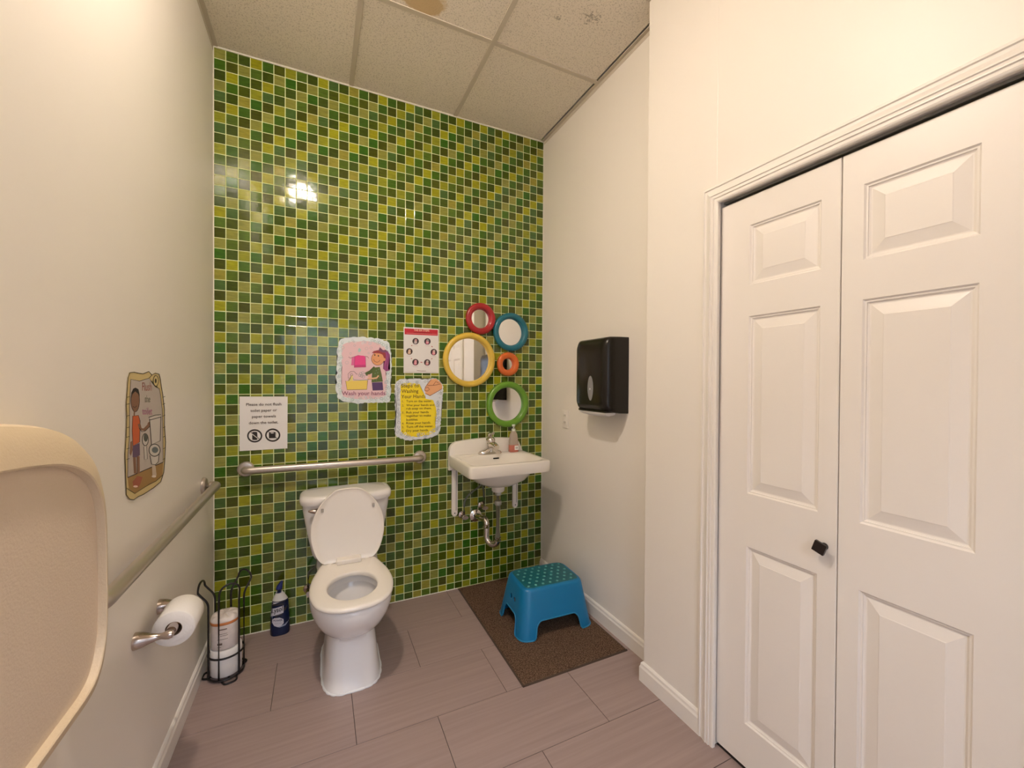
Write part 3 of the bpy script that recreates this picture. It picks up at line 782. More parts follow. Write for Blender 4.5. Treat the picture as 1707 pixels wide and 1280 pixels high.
upk = thing('wipes_pack', (BX, BY, .132), 'round wrapped pack with an orange band on top of the roll in the wire stand', 'pack')
def wp(z, r, e=2.3): return superell(BX - .004, BY + .002, r, r, r, e, 48, z)
bm = NB(); loft(bm, [wp(.133, .048), wp(.139, .054), wp(.20, .0545), wp(.262, .055)], True, True, False)
m_wrap = mat('white_wrap', (.78, .70, .66), .35, var=(30, .10))
obj('wrapper', bm, m_wrap, upk, angle=60)
bm = NB(); loft(bm, [wp(.2455, .0552), wp(.246, .0556), wp(.257, .0556), wp(.2575, .0552)], True, False, False); obj('orange_band', bm, mat('orange_print', (.62, .22, .07), .35), upk, angle=60)
bm = NB()
rg = [wp(.262, .055), wp(.272, .051), wp(.277, .036), wp(.276, .02), wp(.279, .004)]
for k in (2, 3): rg[k] = [(x, y, z + .004 * math.sin(i * .9)) for i, (x, y, z) in enumerate(rg[k])]
loft(bm, rg, True, False, True); obj('cap', bm, m_wrap, upk, angle=80)

# ------------------------------------------------------------------ floor mat
MX0, MX1, MY0, MY1 = 1.292, 1.874, -.938, -.012
fm = thing('floor_mat', ((MX0 + MX1) / 2, (MY0 + MY1) / 2, 0), 'dark brown carpet mat on the floor below the wash basin', 'mat')
bm = NB(); box(bm, MX0 + .006, MX1 - .006, MY0 + .006, MY1 - .002, .0004, .0085, .002, 1); obj('pile', bm, m_mat, fm)
bm = NB()
m_edge = mat('brown_binding', (.060, .036, .022), .8)
pr_ = [(0, .0004), (0, .0030), (.002, .0050), (.006, .0070), (.006, .0004)]
for A, B, sx in (((MX0, MY0), (MX0, MY1), (1, 0)), ((MX1, MY0), (MX1, MY1), (-1, 0)), ((MX0, MY0), (MX1, MY0), (0, 1))):
    t = bmesh.new(); loft(t, [[(q[0] + sx[0] * u, q[1] + sx[1] * u, z) for u, z in pr_] for q in (A, B)], True, True, True); merge(bm, t)
obj('binding', bm, m_edge, fm, smooth=False)

# ------------------------------------------------------------------ step stool
SCX, SCY, SR = 1.634, -.525, math.radians(-2.5)
ZM = .0088; SH = .240
stool = thing('step_stool', (SCX, SCY, ZM), 'blue plastic step stool with a dotted top on the brown mat', 'stool')
m_blue = mat('blue_plastic', (.002, .165, .370), .32, spec=.5)
m_teal = mat('teal_grip', (.006, .120, .150), .35)
R2 = Matrix.Translation((SCX, SCY, ZM)) @ Matrix.Rotation(SR, 4, 'Z')
def hwz(z): return .220 - (.220 - .178) * z / SH
def hdz(z): return .174 - (.174 - .126) * z / SH
def sring(z, ins, n=72, e=7):
    out = []
    for i in range(n):
        t = 2 * PI * i / n; c, s_ = math.cos(t), math.sin(t)
        out.append((abs(c) ** (2 / e) * (1 if c >= 0 else -1) * (hwz(z) - ins), abs(s_) ** (2 / e) * (1 if s_ >= 0 else -1) * (hdz(z) - ins), z))
    return out
bm = NB()
loft(bm, [sring(0, 0), sring(.012, 0), sring(SH - .016, 0), sring(SH - .006, .003), sring(SH - .001, .009), sring(SH, .016), sring(SH, .03)], True, False, True)
t = bmesh.new()
loft(t, [sring(0, .005), sring(.08, .005), sring(SH - .02, .006), sring(SH - .008, .012)], True, False, True)
merge(bm, t)
# close the bottom rim between outer and inner skins
loft(bm, [sring(0, 0), sring(0, .005)], True, False, False)
bmesh.ops.remove_doubles(bm, verts=bm.verts, dist=1e-5)
cut = NB()
def arch(w, h, s_): return [(-w - .012, -.02), (-w - .012, 0), (-w, .012), (-w + .010, h - .022), (-w + .030, h), (w - .030, h), (w - .010, h - .022), (w, .012), (w + .012, 0), (w + .012, -.02)]
prism(cut, arch(.134, .088, 0), lambda u, v, d: (u, d, v), -.3, .3)
bm = boolean(bm, cut)
cut = NB(); prism(cut, arch(.088, .094, 0), lambda u, v, d: (d, u, v), -.3, .3)
bm = boolean(bm, cut)
cut = NB()
for yy in (-.022, .022):
    prism(cut, [(yy + .013 * math.cos(k * PI / 8), .150 + .013 * math.sin(k * PI / 8)) for k in range(16)], lambda u, v, d: (d, u, v), -.3, .3)
bm = boolean(bm, cut)
bm.transform(R2)
obj('shell', bm, m_blue, stool, angle=30)
bm = NB()
def lipside(front):
    w_, h_ = (.134, .088) if front in ('f', 'b') else (.088, .094)
    a = arch(w_, h_, 0)[1:-1]
    out = []
    for u, z in a:
        z = max(z, .003)
        if front == 'f': out.append((u, -hdz(z) - .001, z))
        elif front == 'b': out.append((u, hdz(z) + .001, z))
        elif front == 'l': out.append((-hwz(z) - .001, u, z))
        else: out.append((hwz(z) + .001, u, z))
    return out
for fr in 'fblr': tube(bm, fillet(lipside(fr), .012, 4), .0032, 8)
# feet edge round each corner
full = sring(.0032, -.001)
for sx in (-1, 1):
    for sy in (-1, 1):
        q = [p for p in full if p[0] * sx > .142 and p[1] * sy > .096]
        q.sort(key=lambda p: math.atan2((p[1] * sy - .05), (p[0] * sx - .05)))
        tube(bm, q, .0032, 8)
bm.transform(R2); obj('rolled_edge', bm, mat('blue_edge_highlight', (.02, .22, .42), .3), stool)  # lip in a paler blue: edge highlight painted into the colour
bm = NB(); loft(bm, [sring(SH + .0002, .017, e=9), sring(SH + .0016, .018, e=9), sring(SH + .0018, .020, e=9)], True, True, True); bm.transform(R2); obj('grip_pad', bm, m_teal, stool)
bm = NB()
for i in range(7):
    for j in range(6):
        xx = -.140 + .280 * (i + (.5 if j % 2 else 0)) / 6.5; yy = -.088 + .176 * j / 5
        lathe(bm, (xx, yy, SH + .0017), (0, 0, 1), [(.0075, 0), (.0068, .0015), (.004, .0024), (.001, .0027)], 10)
bm.transform(R2); o = obj('grip_dots', bm, mat('pale_teal_grip', (.10, .33, .33), .35), stool); o['kind'] = 'stuff'

# ------------------------------------------------------------------ paper towel dispenser
DYc = -.752
dsp = thing('towel_dispenser', (W, DYc, 1.37), 'black paper towel dispenser hung on the side wall past the basin', 'dispenser')
def dr(x, y0, y1, z0, z1, r, n=10):
    pts = []
    for cy, cz, a0 in ((y1 - r, z1 - r, 0), (y0 + r, z1 - r, 90), (y0 + r, z0 + r, 180), (y1 - r, z0 + r, 270)):
        for k in range(n + 1):
            a = math.radians(a0 + 90 * k / n); pts.append((x, cy + r * math.cos(a), cz + r * math.sin(a)))
    return pts
bm = NB(); e0, e1 = -.892, -.612
loft(bm, [dr(W - .0008, e0, e1, 1.176, 1.566, .006), dr(W - .055, e0, e1, 1.178, 1.566, .010), dr(W - .105, e0 + .001, e1 - .002, 1.186, 1.565, .020), dr(W - .125, e0 + .006, e1 - .007, 1.192, 1.560, .030), dr(W - .138, e0 + .018, e1 - .018, 1.200, 1.549, .040), dr(W - .143, e0 + .045, e1 - .045, 1.222, 1.525, .045), dr(W - .145, e0 + .08, e1 - .08, 1.26, 1.49, .05)], True, True, True)
obj('cover', bm, m_black, dsp, angle=50)
bm = NB(); lathe(bm, (W - .1400, -.765, 1.306), (-1, 0, 0), [(.026, 0), (.026, .004), (.023, .006), (.018, .0062)], 40)
for v in bm.verts: v.co.z = 1.306 + (v.co.z - 1.306) * 2.55
lz = obj('lock_plate', bm, m_grey, dsp, angle=50)
bm = NB(); lathe(bm, (W - .1462, -.765, 1.300), (-1, 0, 0), [(.006, 0), (.006, .002)], 5); obj('key_mark', bm, mat('pale_grey_print', (.6, .6, .6), .5), lz, smooth=False)
bm = NB()
loft(bm, [[(W - .045, y, 1.190), (W - .125, y, 1.190), (W - .122, y, 1.172 - .006 * s_), (W - .100, y, 1.163 - .006 * s_), (W - .062, y, 1.170)] for y, s_ in ((e0 + .030, 0), (DYc, 1), (e1 - .030, 0))], True, True, True)
obj('paper_towel', bm, m_paper, dsp, angle=70)
bm = NB(); box(bm, W - .128, W - .04, e0 + .020, e1 - .020, 1.181, 1.193, .003, 1); obj('tray', bm, m_black, dsp)

# ------------------------------------------------------------------ outlet plate painted like the wall
op = thing('outlet_plate', (W, -.308, 1.098), 'small off-white outlet plate on the side wall below the towel dispenser', 'outlet')
bm = NB(); box(bm, W - .0055, W - .0003, -.342, -.272, 1.040, 1.156, .0025, 2); obj('plate', bm, m_wall, op)
for zc in (1.076, 1.120):
    bm = NB(); box(bm, W - .0072, W - .004, -.324, -.290, zc - .014, zc + .014, .003, 2); rc = obj('receptacle', bm, m_wall, op)
    for dy in (-.006, .006):
        bm = NB(); box(bm, W - .0078, W - .0068, -.307 + dy - .0016, -.307 + dy + .0016, zc - .005, zc + .007); obj('slot', bm, mat('slot_grey', (.16, .13, .09), .7), rc, smooth=False)

# ------------------------------------------------------------------ folding changing table (closed)
ct = thing('changing_table', (0, -1.84, 1.0), 'beige plastic wall-mounted baby changing table, folded shut', 'changing table')
YC = -1.845
half = [(0, 1.286), (.108, 1.283), (.248, 1.266), (.330, 1.240), (.382, 1.205), (.416, 1.155), (.432, 1.09), (.437, .99), (.437, .87), (.430, .800), (.405, .748), (.365, .726), (.28, .722), (0, .720)]
def smooth_closed(pts, k=4):
    out = []; n = len(pts)
    for i in range(n):
        p0, p1, p2, p3 = (Vector((*pts[(i + q) % n], 0)) for q in (-1, 0, 1, 2))
        for j in range(k):
            t = j / k; q = .5 * ((2 * p1) + (p2 - p0) * t + (2 * p0 - 5 * p1 + 4 * p2 - p3) * t * t + (3 * p1 - p0 - 3 * p2 + p3) * t ** 3)
            out.append((q.x, q.y))
    return out
outl = smooth_closed(half + [(-x, z) for x, z in half[-2:0:-1]])
def cring(x, sy, top, bot, ol=outl):
    out = []
    for y, z in ol:
        k = (z - .72) / (1.286 - .72); out.append((x, YC + y * sy, .72 + bot + k * (1.286 - .72 - top - bot)))
    return out
bm = NB()
loft(bm, [cring(.0005, 1.0, 0, 0), cring(.060, 1.0, 0, 0), cring(.070, .998, .001, .002), cring(.080, .995, .005, .004), cring(.091, .987, .022, .009), cring(.0965, .970, .046, .018), cring(.1000, .940, .061, .032), cring(.1008, .936, .065, .035), cring(.0992, .933, .068, .037), cring(.087, .931, .070, .038)], True, True, False)
body = obj('body', bm, m_cream, ct, angle=28)
bm = NB(); loft(bm, [cring(.087, .931, .070, .038), cring(.089, .88, .10, .06), cring(.090, .60, .20, .15)], True, False, True)
obj('front_panel', bm, m_cream2, ct, angle=60)
# small print on the wrapped pack, on the side towards the room
bm = NB()
for za, zb, a0, a1 in ((.226, .231, -112, -70), (.208, .210, -112, -64), (.200, .202, -100, -66), (.184, .186, -112, -70), (.160, .169, -112, -92), (.150, .152, -112, -96)):
    n = 8; ar = [math.radians(a0 + (a1 - a0) * k / n) for k in range(n + 1)]
    loft(bm, [[(BX - .004 + .0556 * math.cos(a), BY + .002 + .0556 * math.sin(a), z) for a in ar] for z in (za, zb)], False, False, False)
o = obj('lettering', bm, mat('grey_brown_ink', (.16, .11, .09), .6), upk, smooth=False); o['kind'] = 'stuff'

# ------------------------------------------------------------------ printed sheets
FONT_CACHE = {}
def text_bm(txt, bold=0.0):
    cu = bpy.data.curves.new('t', 'FONT'); cu.body = txt; cu.resolution_u = 2; cu.offset = bold; cu.fill_mode = 'FRONT'
    ob = bpy.data.objects.new('t', cu); C.objects.link(ob)
    dg = bpy.context.evaluated_depsgraph_get(); dg.update()
    me = bpy.data.meshes.new_from_object(ob.evaluated_get(dg)); b = bmesh.new(); b.from_mesh(me)
    bpy.data.objects.remove(ob); bpy.data.curves.remove(cu); bpy.data.meshes.remove(me)
    return b
def back_plane(off):
    def f(px, py, lay):
        d = RIGHT * ((px - 853.5) / F_PX) + UP * ((640 - py) / F_PX) + FWD
        q = CAM + d * ((0 - CAM.y) / d.y); return Vector((q.x, -off - lay * .00022, q.z))
    return f
def left_plane(off):
    def f(px, py, lay):
        d = RIGHT * ((px - 853.5) / F_PX) + UP * ((640 - py) / F_PX) + FWD
        q = CAM + d * ((0 - CAM.x) / d.x); return Vector((off + lay * .00022, q.y, q.z))
    return f
class Sheet:
    """a sheet of paper with flat print; points are given on an enlargement (origin, scale) of the photo and laid on the wall"""
    def __init__(self, name, label, ox, oy, sc, plane, outline, paper, thick=.0009):
        self.f = lambda x, y, lay=0: plane(ox + x / sc, oy + y / sc, lay)
        pts = [self.f(x, y) for x, y in outline]
        c = sum(pts, Vector()) / len(pts)
        n = self.f(outline[0][0], outline[0][1], 100) - self.f(outline[0][0], outline[0][1], 0); n.normalize()
        self.root = thing(name, c, label, 'poster'); self.pics = {}
        bm = NB(); a = [bm.verts.new(p) for p in pts]; b = [bm.verts.new(p - n * thick) for p in pts]
        bm.faces.new(a); bm.faces.new(b[::-1])
        for i in range(len(a)): bm.faces.new((a[i], a[(i + 1) % len(a)], b[(i + 1) % len(a)], b[i]))
        bmesh.ops.triangulate(bm, faces=[f for f in bm.faces if len(f.verts) > 4], quad_method='FIXED', ngon_method='EAR_CLIP')
        obj('paper', bm, paper, self.root, smooth=False); self.lay = 2
    def layer(self, part):
        if part not in self.pics: self.pics[part] = (bmesh.new(), [])
        return self.pics[part]
    def mi(self, part, col):
        bm, L = self.layer(part); m = mat('ink_%d_%d_%d' % tuple(int(c * 255) for c in col), col, .7)
        if m not in L: L.append(m)
        return bm, L.index(m)
    def poly(self, pts, col, part='picture', lay=None):
        bm, k = self.mi(part, col); self.lay += .03 if lay is None else 0; lv = self.lay if lay is None else lay
        vs = [bm.verts.new(self.f(x, y, lv)) for x, y in pts]
        f = bm.faces.new(vs); f.material_index = k
        bmesh.ops.triangulate(bm, faces=[f], quad_method='FIXED', ngon_method='EAR_CLIP')
    def ell(self, cx, cy, rx, ry, col, part='picture', n=20, lay=None):
        self.poly([(cx + rx * math.cos(2 * PI * i / n), cy + ry * math.sin(2 * PI * i / n)) for i in range(n)], col, part, lay)
    def stroke(self, pts, wd, col, part='picture', closed=False, lay=None):
        bm, k = self.mi(part, col); self.lay += .03 if lay is None else 0; lv = self.lay if lay is None else lay
        p = [Vector((*q, 0)) for q in pts]; n = len(p); L = []
        for i in range(n):
            a = p[(i - 1) % n] if (closed or i) else p[i]; b = p[(i + 1) % n] if (closed or i < n - 1) else p[i]
            d = (b - a); d = d.normalized() if d.length else Vector((1, 0, 0)); nn = Vector((-d.y, d.x, 0)) * wd / 2
            L.append((bm.verts.new(self.f(p[i].x + nn.x, p[i].y + nn.y, lv)), bm.verts.new(self.f(p[i].x - nn.x, p[i].y - nn.y, lv))))
        for i in range(n if closed else n - 1):
            j = (i + 1) % n; bm.faces.new((L[i][0], L[j][0], L[j][1], L[i][1])).material_index = k
    def ring(self, cx, cy, rx, ry, wd, col, part='picture', n=24, lay=None):
        self.stroke([(cx + rx * math.cos(2 * PI * i / n), cy + ry * math.sin(2 * PI * i / n)) for i in range(n)], wd, col, part, True, lay)
    def text(self, txt, x0, x1, base0, cap, col, base1=None, bold=0.0):
        base1 = base0 if base1 is None else base1
        t = text_bm(txt, bold); bm, k = self.mi('lettering', col)
        xs = [v.co.x for v in t.verts]; a, b = min(xs), max(xs); lv = 6
        vm = {}
        for v in t.verts:
            u = (v.co.x - a) / (b - a); x = x0 + u * (x1 - x0); y = base0 + (base1 - base0) * u - v.co.y / .70 * cap
            vm[v] = bm.verts.new(self.f(x, y, lv))
        for f in t.faces:
            try: bm.faces.new([vm[v] for v in f.verts]).material_index = k
            except ValueError: pass
        t.free()
    def done(self):
        for part, (bm, L) in self.pics.items():
            o = obj(part, bm, L, self.root, smooth=False, recalc=False); o['kind'] = 'stuff'
def scallop(pts, bulge=.32, n=5, sgn=1):
    out = []; m_ = len(pts)
    cx = sum(p[0] for p in pts) / m_; cy = sum(p[1] for p in pts) / m_
    for i in range(m_):
        a = Vector((*pts[i], 0)); b = Vector((*pts[(i + 1) % m_], 0)); d = b - a; mid = (a + b) / 2
        nn = Vector((-d.y, d.x, 0)).normalized()
        if nn.dot(mid - Vector((cx, cy, 0))) < 0: nn = -nn
        for k in range(n):
            t = k / n; q = a + d * t + nn * d.length * bulge * math.sin(PI * t); out.append((q.x, q.y))
    return out
INK = (.020, .015, .015)
rb = random.Random(7)
m_lam = mat('laminated_paper', (.80, .78, .76), .35)

# printed notice: do not flush
sh = Sheet('notice', 'white printed notice with two crossed-out pictograms above the grab bar', 380, 640, 9.843, back_plane(.0022), [(190, 205), (980, 205), (975, 1055), (190, 1100)], m_lam)
tc_ = (.055, .035, .030)
for i, (t_, a, b, y, y2_) in enumerate((('Please do not flush', 300, 877, 358, 350), ('toilet paper or', 370, 806, 458, 446), ('paper towels', 395, 788, 556, 545), ('down the toilet.', 345, 827, 660, 645))):
    sh.text(t_, a, b, y, 44, tc_, y2_, .012)
for cx, cy in ((440, 850), (735, 838)): sh.ring(cx, cy, 112, 96, 26, INK, n=40)
sh.poly([(398, 798), (482, 790), (486, 905), (400, 912)], INK); sh.ell(440, 795, 42, 12, INK); sh.ell(442, 908, 43, 10, INK)
sh.stroke([(362, 790), (512, 905)], 16, (.70, .66, .63)); sh.stroke([(372, 786), (516, 898)], 9, INK)
sh.poly([(672, 800), (700, 786), (775, 786), (790, 800), (786, 885), (672, 890)], INK); sh.ell(722, 802, 34, 9, (.70, .66, .63)); sh.stroke([(782, 800), (782, 882)], 5, (.70, .66, .63)); sh.stroke([(660, 775), (806, 893)], 10, INK)
sh.done()

# wash your hands poster
o_ = [(165, 130), (230, 95), (330, 88), (480, 80), (640, 86), (760, 96), (850, 102), (920, 134), (1000, 160), (1016, 225), (1030, 310), (1042, 400), (1044, 500), (1046, 600), (1038, 700), (1038, 790), (1020, 850), (1034, 920), (1038, 1000), (1020, 1080), (1025, 1155), (985, 1185), (930, 1176), (860, 1186), (790, 1176), (700, 1186), (600, 1178), (520, 1198), (430, 1195), (370, 1170), (280, 1172), (180, 1130), (128, 1104), (135, 1040), (97, 920), (125, 850), (92, 770), (134, 680), (110, 590), (134, 530), (110, 470), (138, 390), (120, 290), (152, 230)]
sh = Sheet('hand_washing_poster', 'pink poster of a girl washing her hands, with a scalloped bubble border', 550, 555, 10.236, back_plane(.0022), scallop(o_, .14), mat('bubble_paper', (.76, .83, .85), .5))
sh.poly(scallop([(215, 205), (320, 160), (480, 150), (700, 150), (850, 190), (930, 240), (960, 400), (950, 560), (950, 700), (965, 850), (960, 1000), (940, 1080), (850, 1115), (680, 1120), (500, 1125), (330, 1105), (230, 1080), (195, 1000), (205, 850), (200, 700), (212, 550), (205, 400)], .06), (.80, .56, .60), 'picture', 1)
for i, (x, y) in enumerate(o_):
    a = Vector((x, y, 0)); b = Vector((*o_[(i + 1) % len(o_)], 0)); c = Vector((570, 640, 0))
    for k in range(3):
        q = a.lerp(b, rb.random()); q = q.lerp(c, rb.uniform(.05, .17)); r0 = rb.uniform(13, 25)
        col = rb.choice([(.42, .53, .55), (.74, .80, .82), (.52, .60, .66), (.45, .58, .54)])
        sh.ring(q.x, q.y, r0, r0, 7, col, 'border', 12, 1.6 + .03 * k)
for x, y, r0 in ((290, 505, 26), (625, 265, 24), (700, 255, 20), (420, 215, 16), (350, 350, 16), (660, 345, 14)): sh.ring(x, y, r0, r0, 6, (.55, .48, .52))
sh.poly([(500, 250), (530, 290), (515, 325), (485, 325), (478, 290)], (.42, .66, .62))
sh.stroke([(318, 408), (345, 430), (480, 382), (640, 405), (662, 432)], 9, (.30, .12, .16))
sh.poly([(372, 425), (425, 402), (415, 552), (362, 552)], (.72, .16, .36)); sh.poly([(425, 400), (480, 382), (575, 388), (605, 410), (612, 560), (412, 560)], (.80, .07, .28)); sh.poly([(412, 548), (612, 540), (612, 582), (412, 588)], (.58, .06, .22))
sh.stroke([(425, 400), (412, 588), (612, 582), (605, 410)], 6, (.32, .04, .12))
sh.poly([(268, 820), (640, 808), (630, 962), (292, 970)], (.84, .64, .14)); sh.stroke([(268, 815), (292, 970), (630, 962), (642, 806)], 9, (.25, .14, .05))
sh.poly([(300, 835), (350, 780), (372, 715), (392, 720), (392, 812)], (.82, .70, .26))
sh.stroke([(312, 775), (308, 700), (350, 658), (410, 656), (452, 700), (470, 705)], 9, (.28, .20, .20)); sh.ring(368, 712, 22, 18, 7, (.28, .20, .20))
sh.stroke([(392, 762), (405, 798), (520, 808), (660, 795)], 8, (.20, .34, .30))
for x, y in ((525, 690), (560, 680), (585, 712), (540, 735), (570, 750), (510, 722)): sh.ring(x, y, 24, 20, 6, (.34, .34, .36))
HAIR = (.33, .045, .055)
sh.poly([(930, 300), (985, 310), (1022, 370), (1026, 470), (1002, 560), (990, 610), (1024, 638), (960, 655), (905, 610), (925, 520), (955, 440), (940, 380)], (.34, .075, .24)); sh.stroke([(985, 340), (1000, 430), (960, 560), (965, 640)], 7, (.16, .03, .12))
sh.ell(815, 440, 108, 112, (.76, .36, .17)); sh.ring(815, 440, 108, 112, 7, (.22, .07, .05)); sh.ell(928, 452, 20, 28, (.76, .36, .17))
sh.poly([(712, 345), (745, 310), (820, 292), (900, 305), (950, 350), (955, 440), (925, 425), (905, 372), (850, 350), (770, 342)], HAIR)
sh.poly([(828, 300), (850, 243), (905, 292), (960, 285), (975, 330), (900, 335)], (.22, .08, .16))
for x, y in ((765, 376), (826, 390)): sh.ell(x, y, 11, 15, INK)
sh.stroke([(742, 450), (765, 485), (800, 500), (835, 488), (852, 462)], 7, (.20, .05, .04))
sh.stroke([(770, 590), (690, 665), (610, 706)], 62, (.085, .125, .035)); sh.poly([(770, 588), (850, 578), (880, 700), (902, 830), (708, 842), (722, 740), (720, 640)], (.105, .15, .04))
sh.poly([(640, 710), (705, 700), (712, 775), (662, 775)], (.78, .45, .36)); sh.stroke([(830, 725), (800, 765), (740, 775), (640, 778)], 26, (.78, .50, .30)); sh.stroke([(830, 745), (800, 782), (740, 790), (640, 792)], 6, (.30, .12, .06))
for x, y in ((790, 640), (815, 680), (770, 690), (850, 760), (790, 800), (745, 800), (830, 620)): sh.ell(x, y, 9, 9, (.16, .28, .17), n=8)
sh.poly([(718, 845), (892, 838), (906, 972), (730, 978)], (.10, .05, .16)); sh.stroke([(718, 845), (730, 978), (906, 972), (892, 838)], 7, (.04, .02, .06))
sh.text('Wash your hands.', 203, 962, 1060, 66, (.24, .045, .13), 1058, .004)
sh.done()

# steps poster
o_ = [(112, 150), (155, 104), (230, 80), (320, 90), (420, 80), (500, 72), (590, 88), (700, 88), (760, 68), (820, 62), (880, 86), (935, 142), (972, 190), (978, 260), (980, 310), (962, 380), (970, 440), (952, 520), (960, 560), (938, 640), (946, 720), (932, 800), (936, 870), (922, 940), (930, 1000), (902, 1055), (880, 1100), (820, 1122), (740, 1156), (640, 1170), (530, 1182), (430, 1192), (330, 1204), (240, 1178), (165, 1152), (106, 1114), (102, 1050), (97, 950), (112, 860), (102, 760), (124, 690), (102, 600), (107, 500), (97, 400), (102, 300), (97, 220)]
sh = Sheet('hand_washing_steps_poster', 'yellow poster listing six steps to washing hands, left of the basin', 650, 625, 11.126, back_plane(.0022), scallop(o_, .20), mat('bubble_paper_grey', (.74, .78, .82), .5))
sh.poly([(200, 165), (330, 140), (545, 165), (575, 260), (640, 365), (665, 440), (800, 465), (850, 600), (868, 750), (835, 900), (845, 1050), (780, 1085), (700, 1118), (500, 1148), (360, 1140), (260, 1108), (205, 1060), (198, 700), (192, 400)], (.92, .72, .02), 'picture', 1)
for i, (x, y) in enumerate(o_):
    a = Vector((x, y, 0)); b = Vector((*o_[(i + 1) % len(o_)], 0)); c = Vector((520, 620, 0))
    for k in range(3):
        q = a.lerp(b, rb.random()); q = q.lerp(c, rb.uniform(.05, .19)); r0 = rb.uniform(13, 25)
        sh.ring(q.x, q.y, r0, r0, 8, rb.choice([(.34, .38, .48), (.74, .76, .80), (.46, .50, .56), (.44, .50, .48)]), 'border', 12, 1.6 + .03 * k)
SK = (.78, .40, .20)
sh.poly([(640, 285), (655, 230), (690, 180), (760, 82), (850, 66), (925, 130), (968, 190), (965, 250), (885, 295), (800, 348), (730, 386), (665, 352)], SK)
for q in ([(680, 180), (720, 195), (830, 190), (930, 165)], [(640, 285), (690, 300), (735, 270), (700, 225), (660, 240)], [(650, 345), (700, 360), (740, 385), (820, 340), (900, 295), (965, 255)], [(640, 285), (655, 225), (690, 175), (760, 84)], [(800, 190), (850, 120), (900, 150)]): sh.stroke(q, 9, (.24, .07, .03))
tc_ = (.11, .065, .02)
for t_, a, b, y, y2_ in (('Steps to', 205, 538, 232, 226), ('Washing', 213, 526, 332, 326), ('Your Hands', 210, 660, 432, 424)): sh.text(t_, a, b, y, 66, tc_, y2_, .004)
for t_, b, y, y2_ in (('Turn on the water.', 780, 505, 500), ('Wet your hands and', 820, 580, 572), ('rub soap on them.', 772, 640, 634), ('Rub your hands', 716, 712, 704), ('together to make', 758, 776, 768), ('bubbles.', 518, 846, 842), ('Rinse your hands.', 756, 912, 898), ('Turn off the water.', 802, 980, 964), ('Dry your hands.', 716, 1054, 1036)): sh.text(t_, 302, b, y, 40, tc_, y2_, .006)
for k, y in enumerate((508, 583, 715, 916, 985, 1058)): sh.text('%d.' % (k + 1), 222, 258, y, 38, (.30, .18, .03), None, .004)
sh.done()

# notice with six round pictures
sh = Sheet('hygiene_notice', 'white notice with a red heading and six round photographs, between two posters and mirrors', 660, 535, 13.47, back_plane(.0022), [(172, 132), (956, 180), (958, 1172), (172, 1166)], m_lam)
RED = (.52, .018, .035)
sh.poly([(192, 165), (940, 200), (936, 332), (194, 300)], RED)
sh.text('THE SIX STEPS', 400, 745, 225, 42, (.85, .60, .45), 240, .02)
sh.stroke([(395, 258), (600, 266), (810, 276)], 12, (.20, .005, .01)); sh.stroke([(235, 272), (560, 284), (920, 302)], 10, (.72, .25, .22))
for cx, cy, a, b in ((440, 455, (.45, .40, .42), (.62, .30, .30)), (705, 460, (.66, .20, .30), (.30, .34, .30)), (300, 685, (.66, .44, .30), (.70, .50, .38)), (848, 700, (.74, .26, .34), (.60, .52, .46)), (436, 925, (.70, .22, .30), (.72, .36, .38)), (700, 932, (.62, .24, .26), (.56, .54, .46))):
    sh.ell(cx, cy, 72, 72, (.045, .025, .03), n=28); sh.poly([(cx - 20, cy - 45), (cx + 25, cy - 30), (cx + 35, cy + 40), (cx, cy + 66), (cx - 40, cy + 45), (cx - 30, cy)], a); sh.ell(cx + 8, cy - 25, 24, 26, b, n=12)
    sh.ell(cx + 4, cy + 20, 20, 14, (.75, .58, .52), n=10); sh.stroke([(cx - 55, cy + 98), (cx + 50, cy + 102)], 7, (.62, .45, .46))
for q in ([(345, 560), (365, 545)], [(795, 565), (820, 585)], [(335, 838), (360, 850)], [(795, 855), (812, 838)], [(550, 925), (590, 930)]): sh.stroke(q, 16, (.45, .05, .07))
sh.stroke([(468, 1112), (570, 1122), (672, 1122)], 10, (.30, .18, .16)); sh.stroke([(200, 1142), (930, 1150)], 5, (.50, .42, .40))
sh.done()

# flush the toilet poster on the side wall
o_ = [(125, 108), (165, 104), (200, 112), (240, 118), (290, 98), (318, 128), (345, 112), (378, 120), (388, 160), (396, 220), (410, 300), (424, 420), (424, 560), (434, 700), (427, 850), (418, 960), (392, 1040), (330, 1092), (240, 1150), (200, 1166), (160, 1194), (125, 1188), (97, 1150), (93, 1000), (90, 900), (86, 800), (95, 650), (101, 480), (96, 380), (105, 250), (112, 150)]
sh = Sheet('toilet_poster', 'cut-out drawing of a child flushing a toilet, stuck on the side wall', 190, 600, 5.121, left_plane(.0018), o_, mat('yellowed_paper', (.66, .52, .24), .5))
sh.poly([(135, 165), (210, 180), (290, 155), (320, 200), (345, 232), (378, 245), (390, 300), (404, 420), (410, 600), (413, 750), (412, 872), (110, 1003), (110, 800), (124, 650), (124, 400), (130, 250)], (.52, .46, .42))
sh.poly([(108, 1004), (412, 873), (408, 975), (385, 1010), (350, 1035), (300, 1058), (220, 1108), (170, 1140), (118, 1100)], (.36, .21, .07))
sh.stroke(o_, 6, INK, closed=True); sh.stroke([(413, 872), (410, 600), (404, 420), (390, 300), (378, 240)], 4, INK); sh.stroke([(108, 1004), (110, 800), (124, 650), (124, 400), (130, 250), (135, 165), (210, 180), (290, 155), (318, 128)], 4, INK)
sh.stroke([(108, 1004), (412, 873)], 7, INK); sh.stroke([(412, 980), (350, 1035), (300, 1058), (220, 1108), (170, 1140), (100, 1095)], 5, INK)
for y in (320, 380, 480, 580, 660, 760, 850): sh.stroke([(97, y), (124, y - 8)], 4, INK); sh.stroke([(408, y), (430, y - 10)], 4, INK)
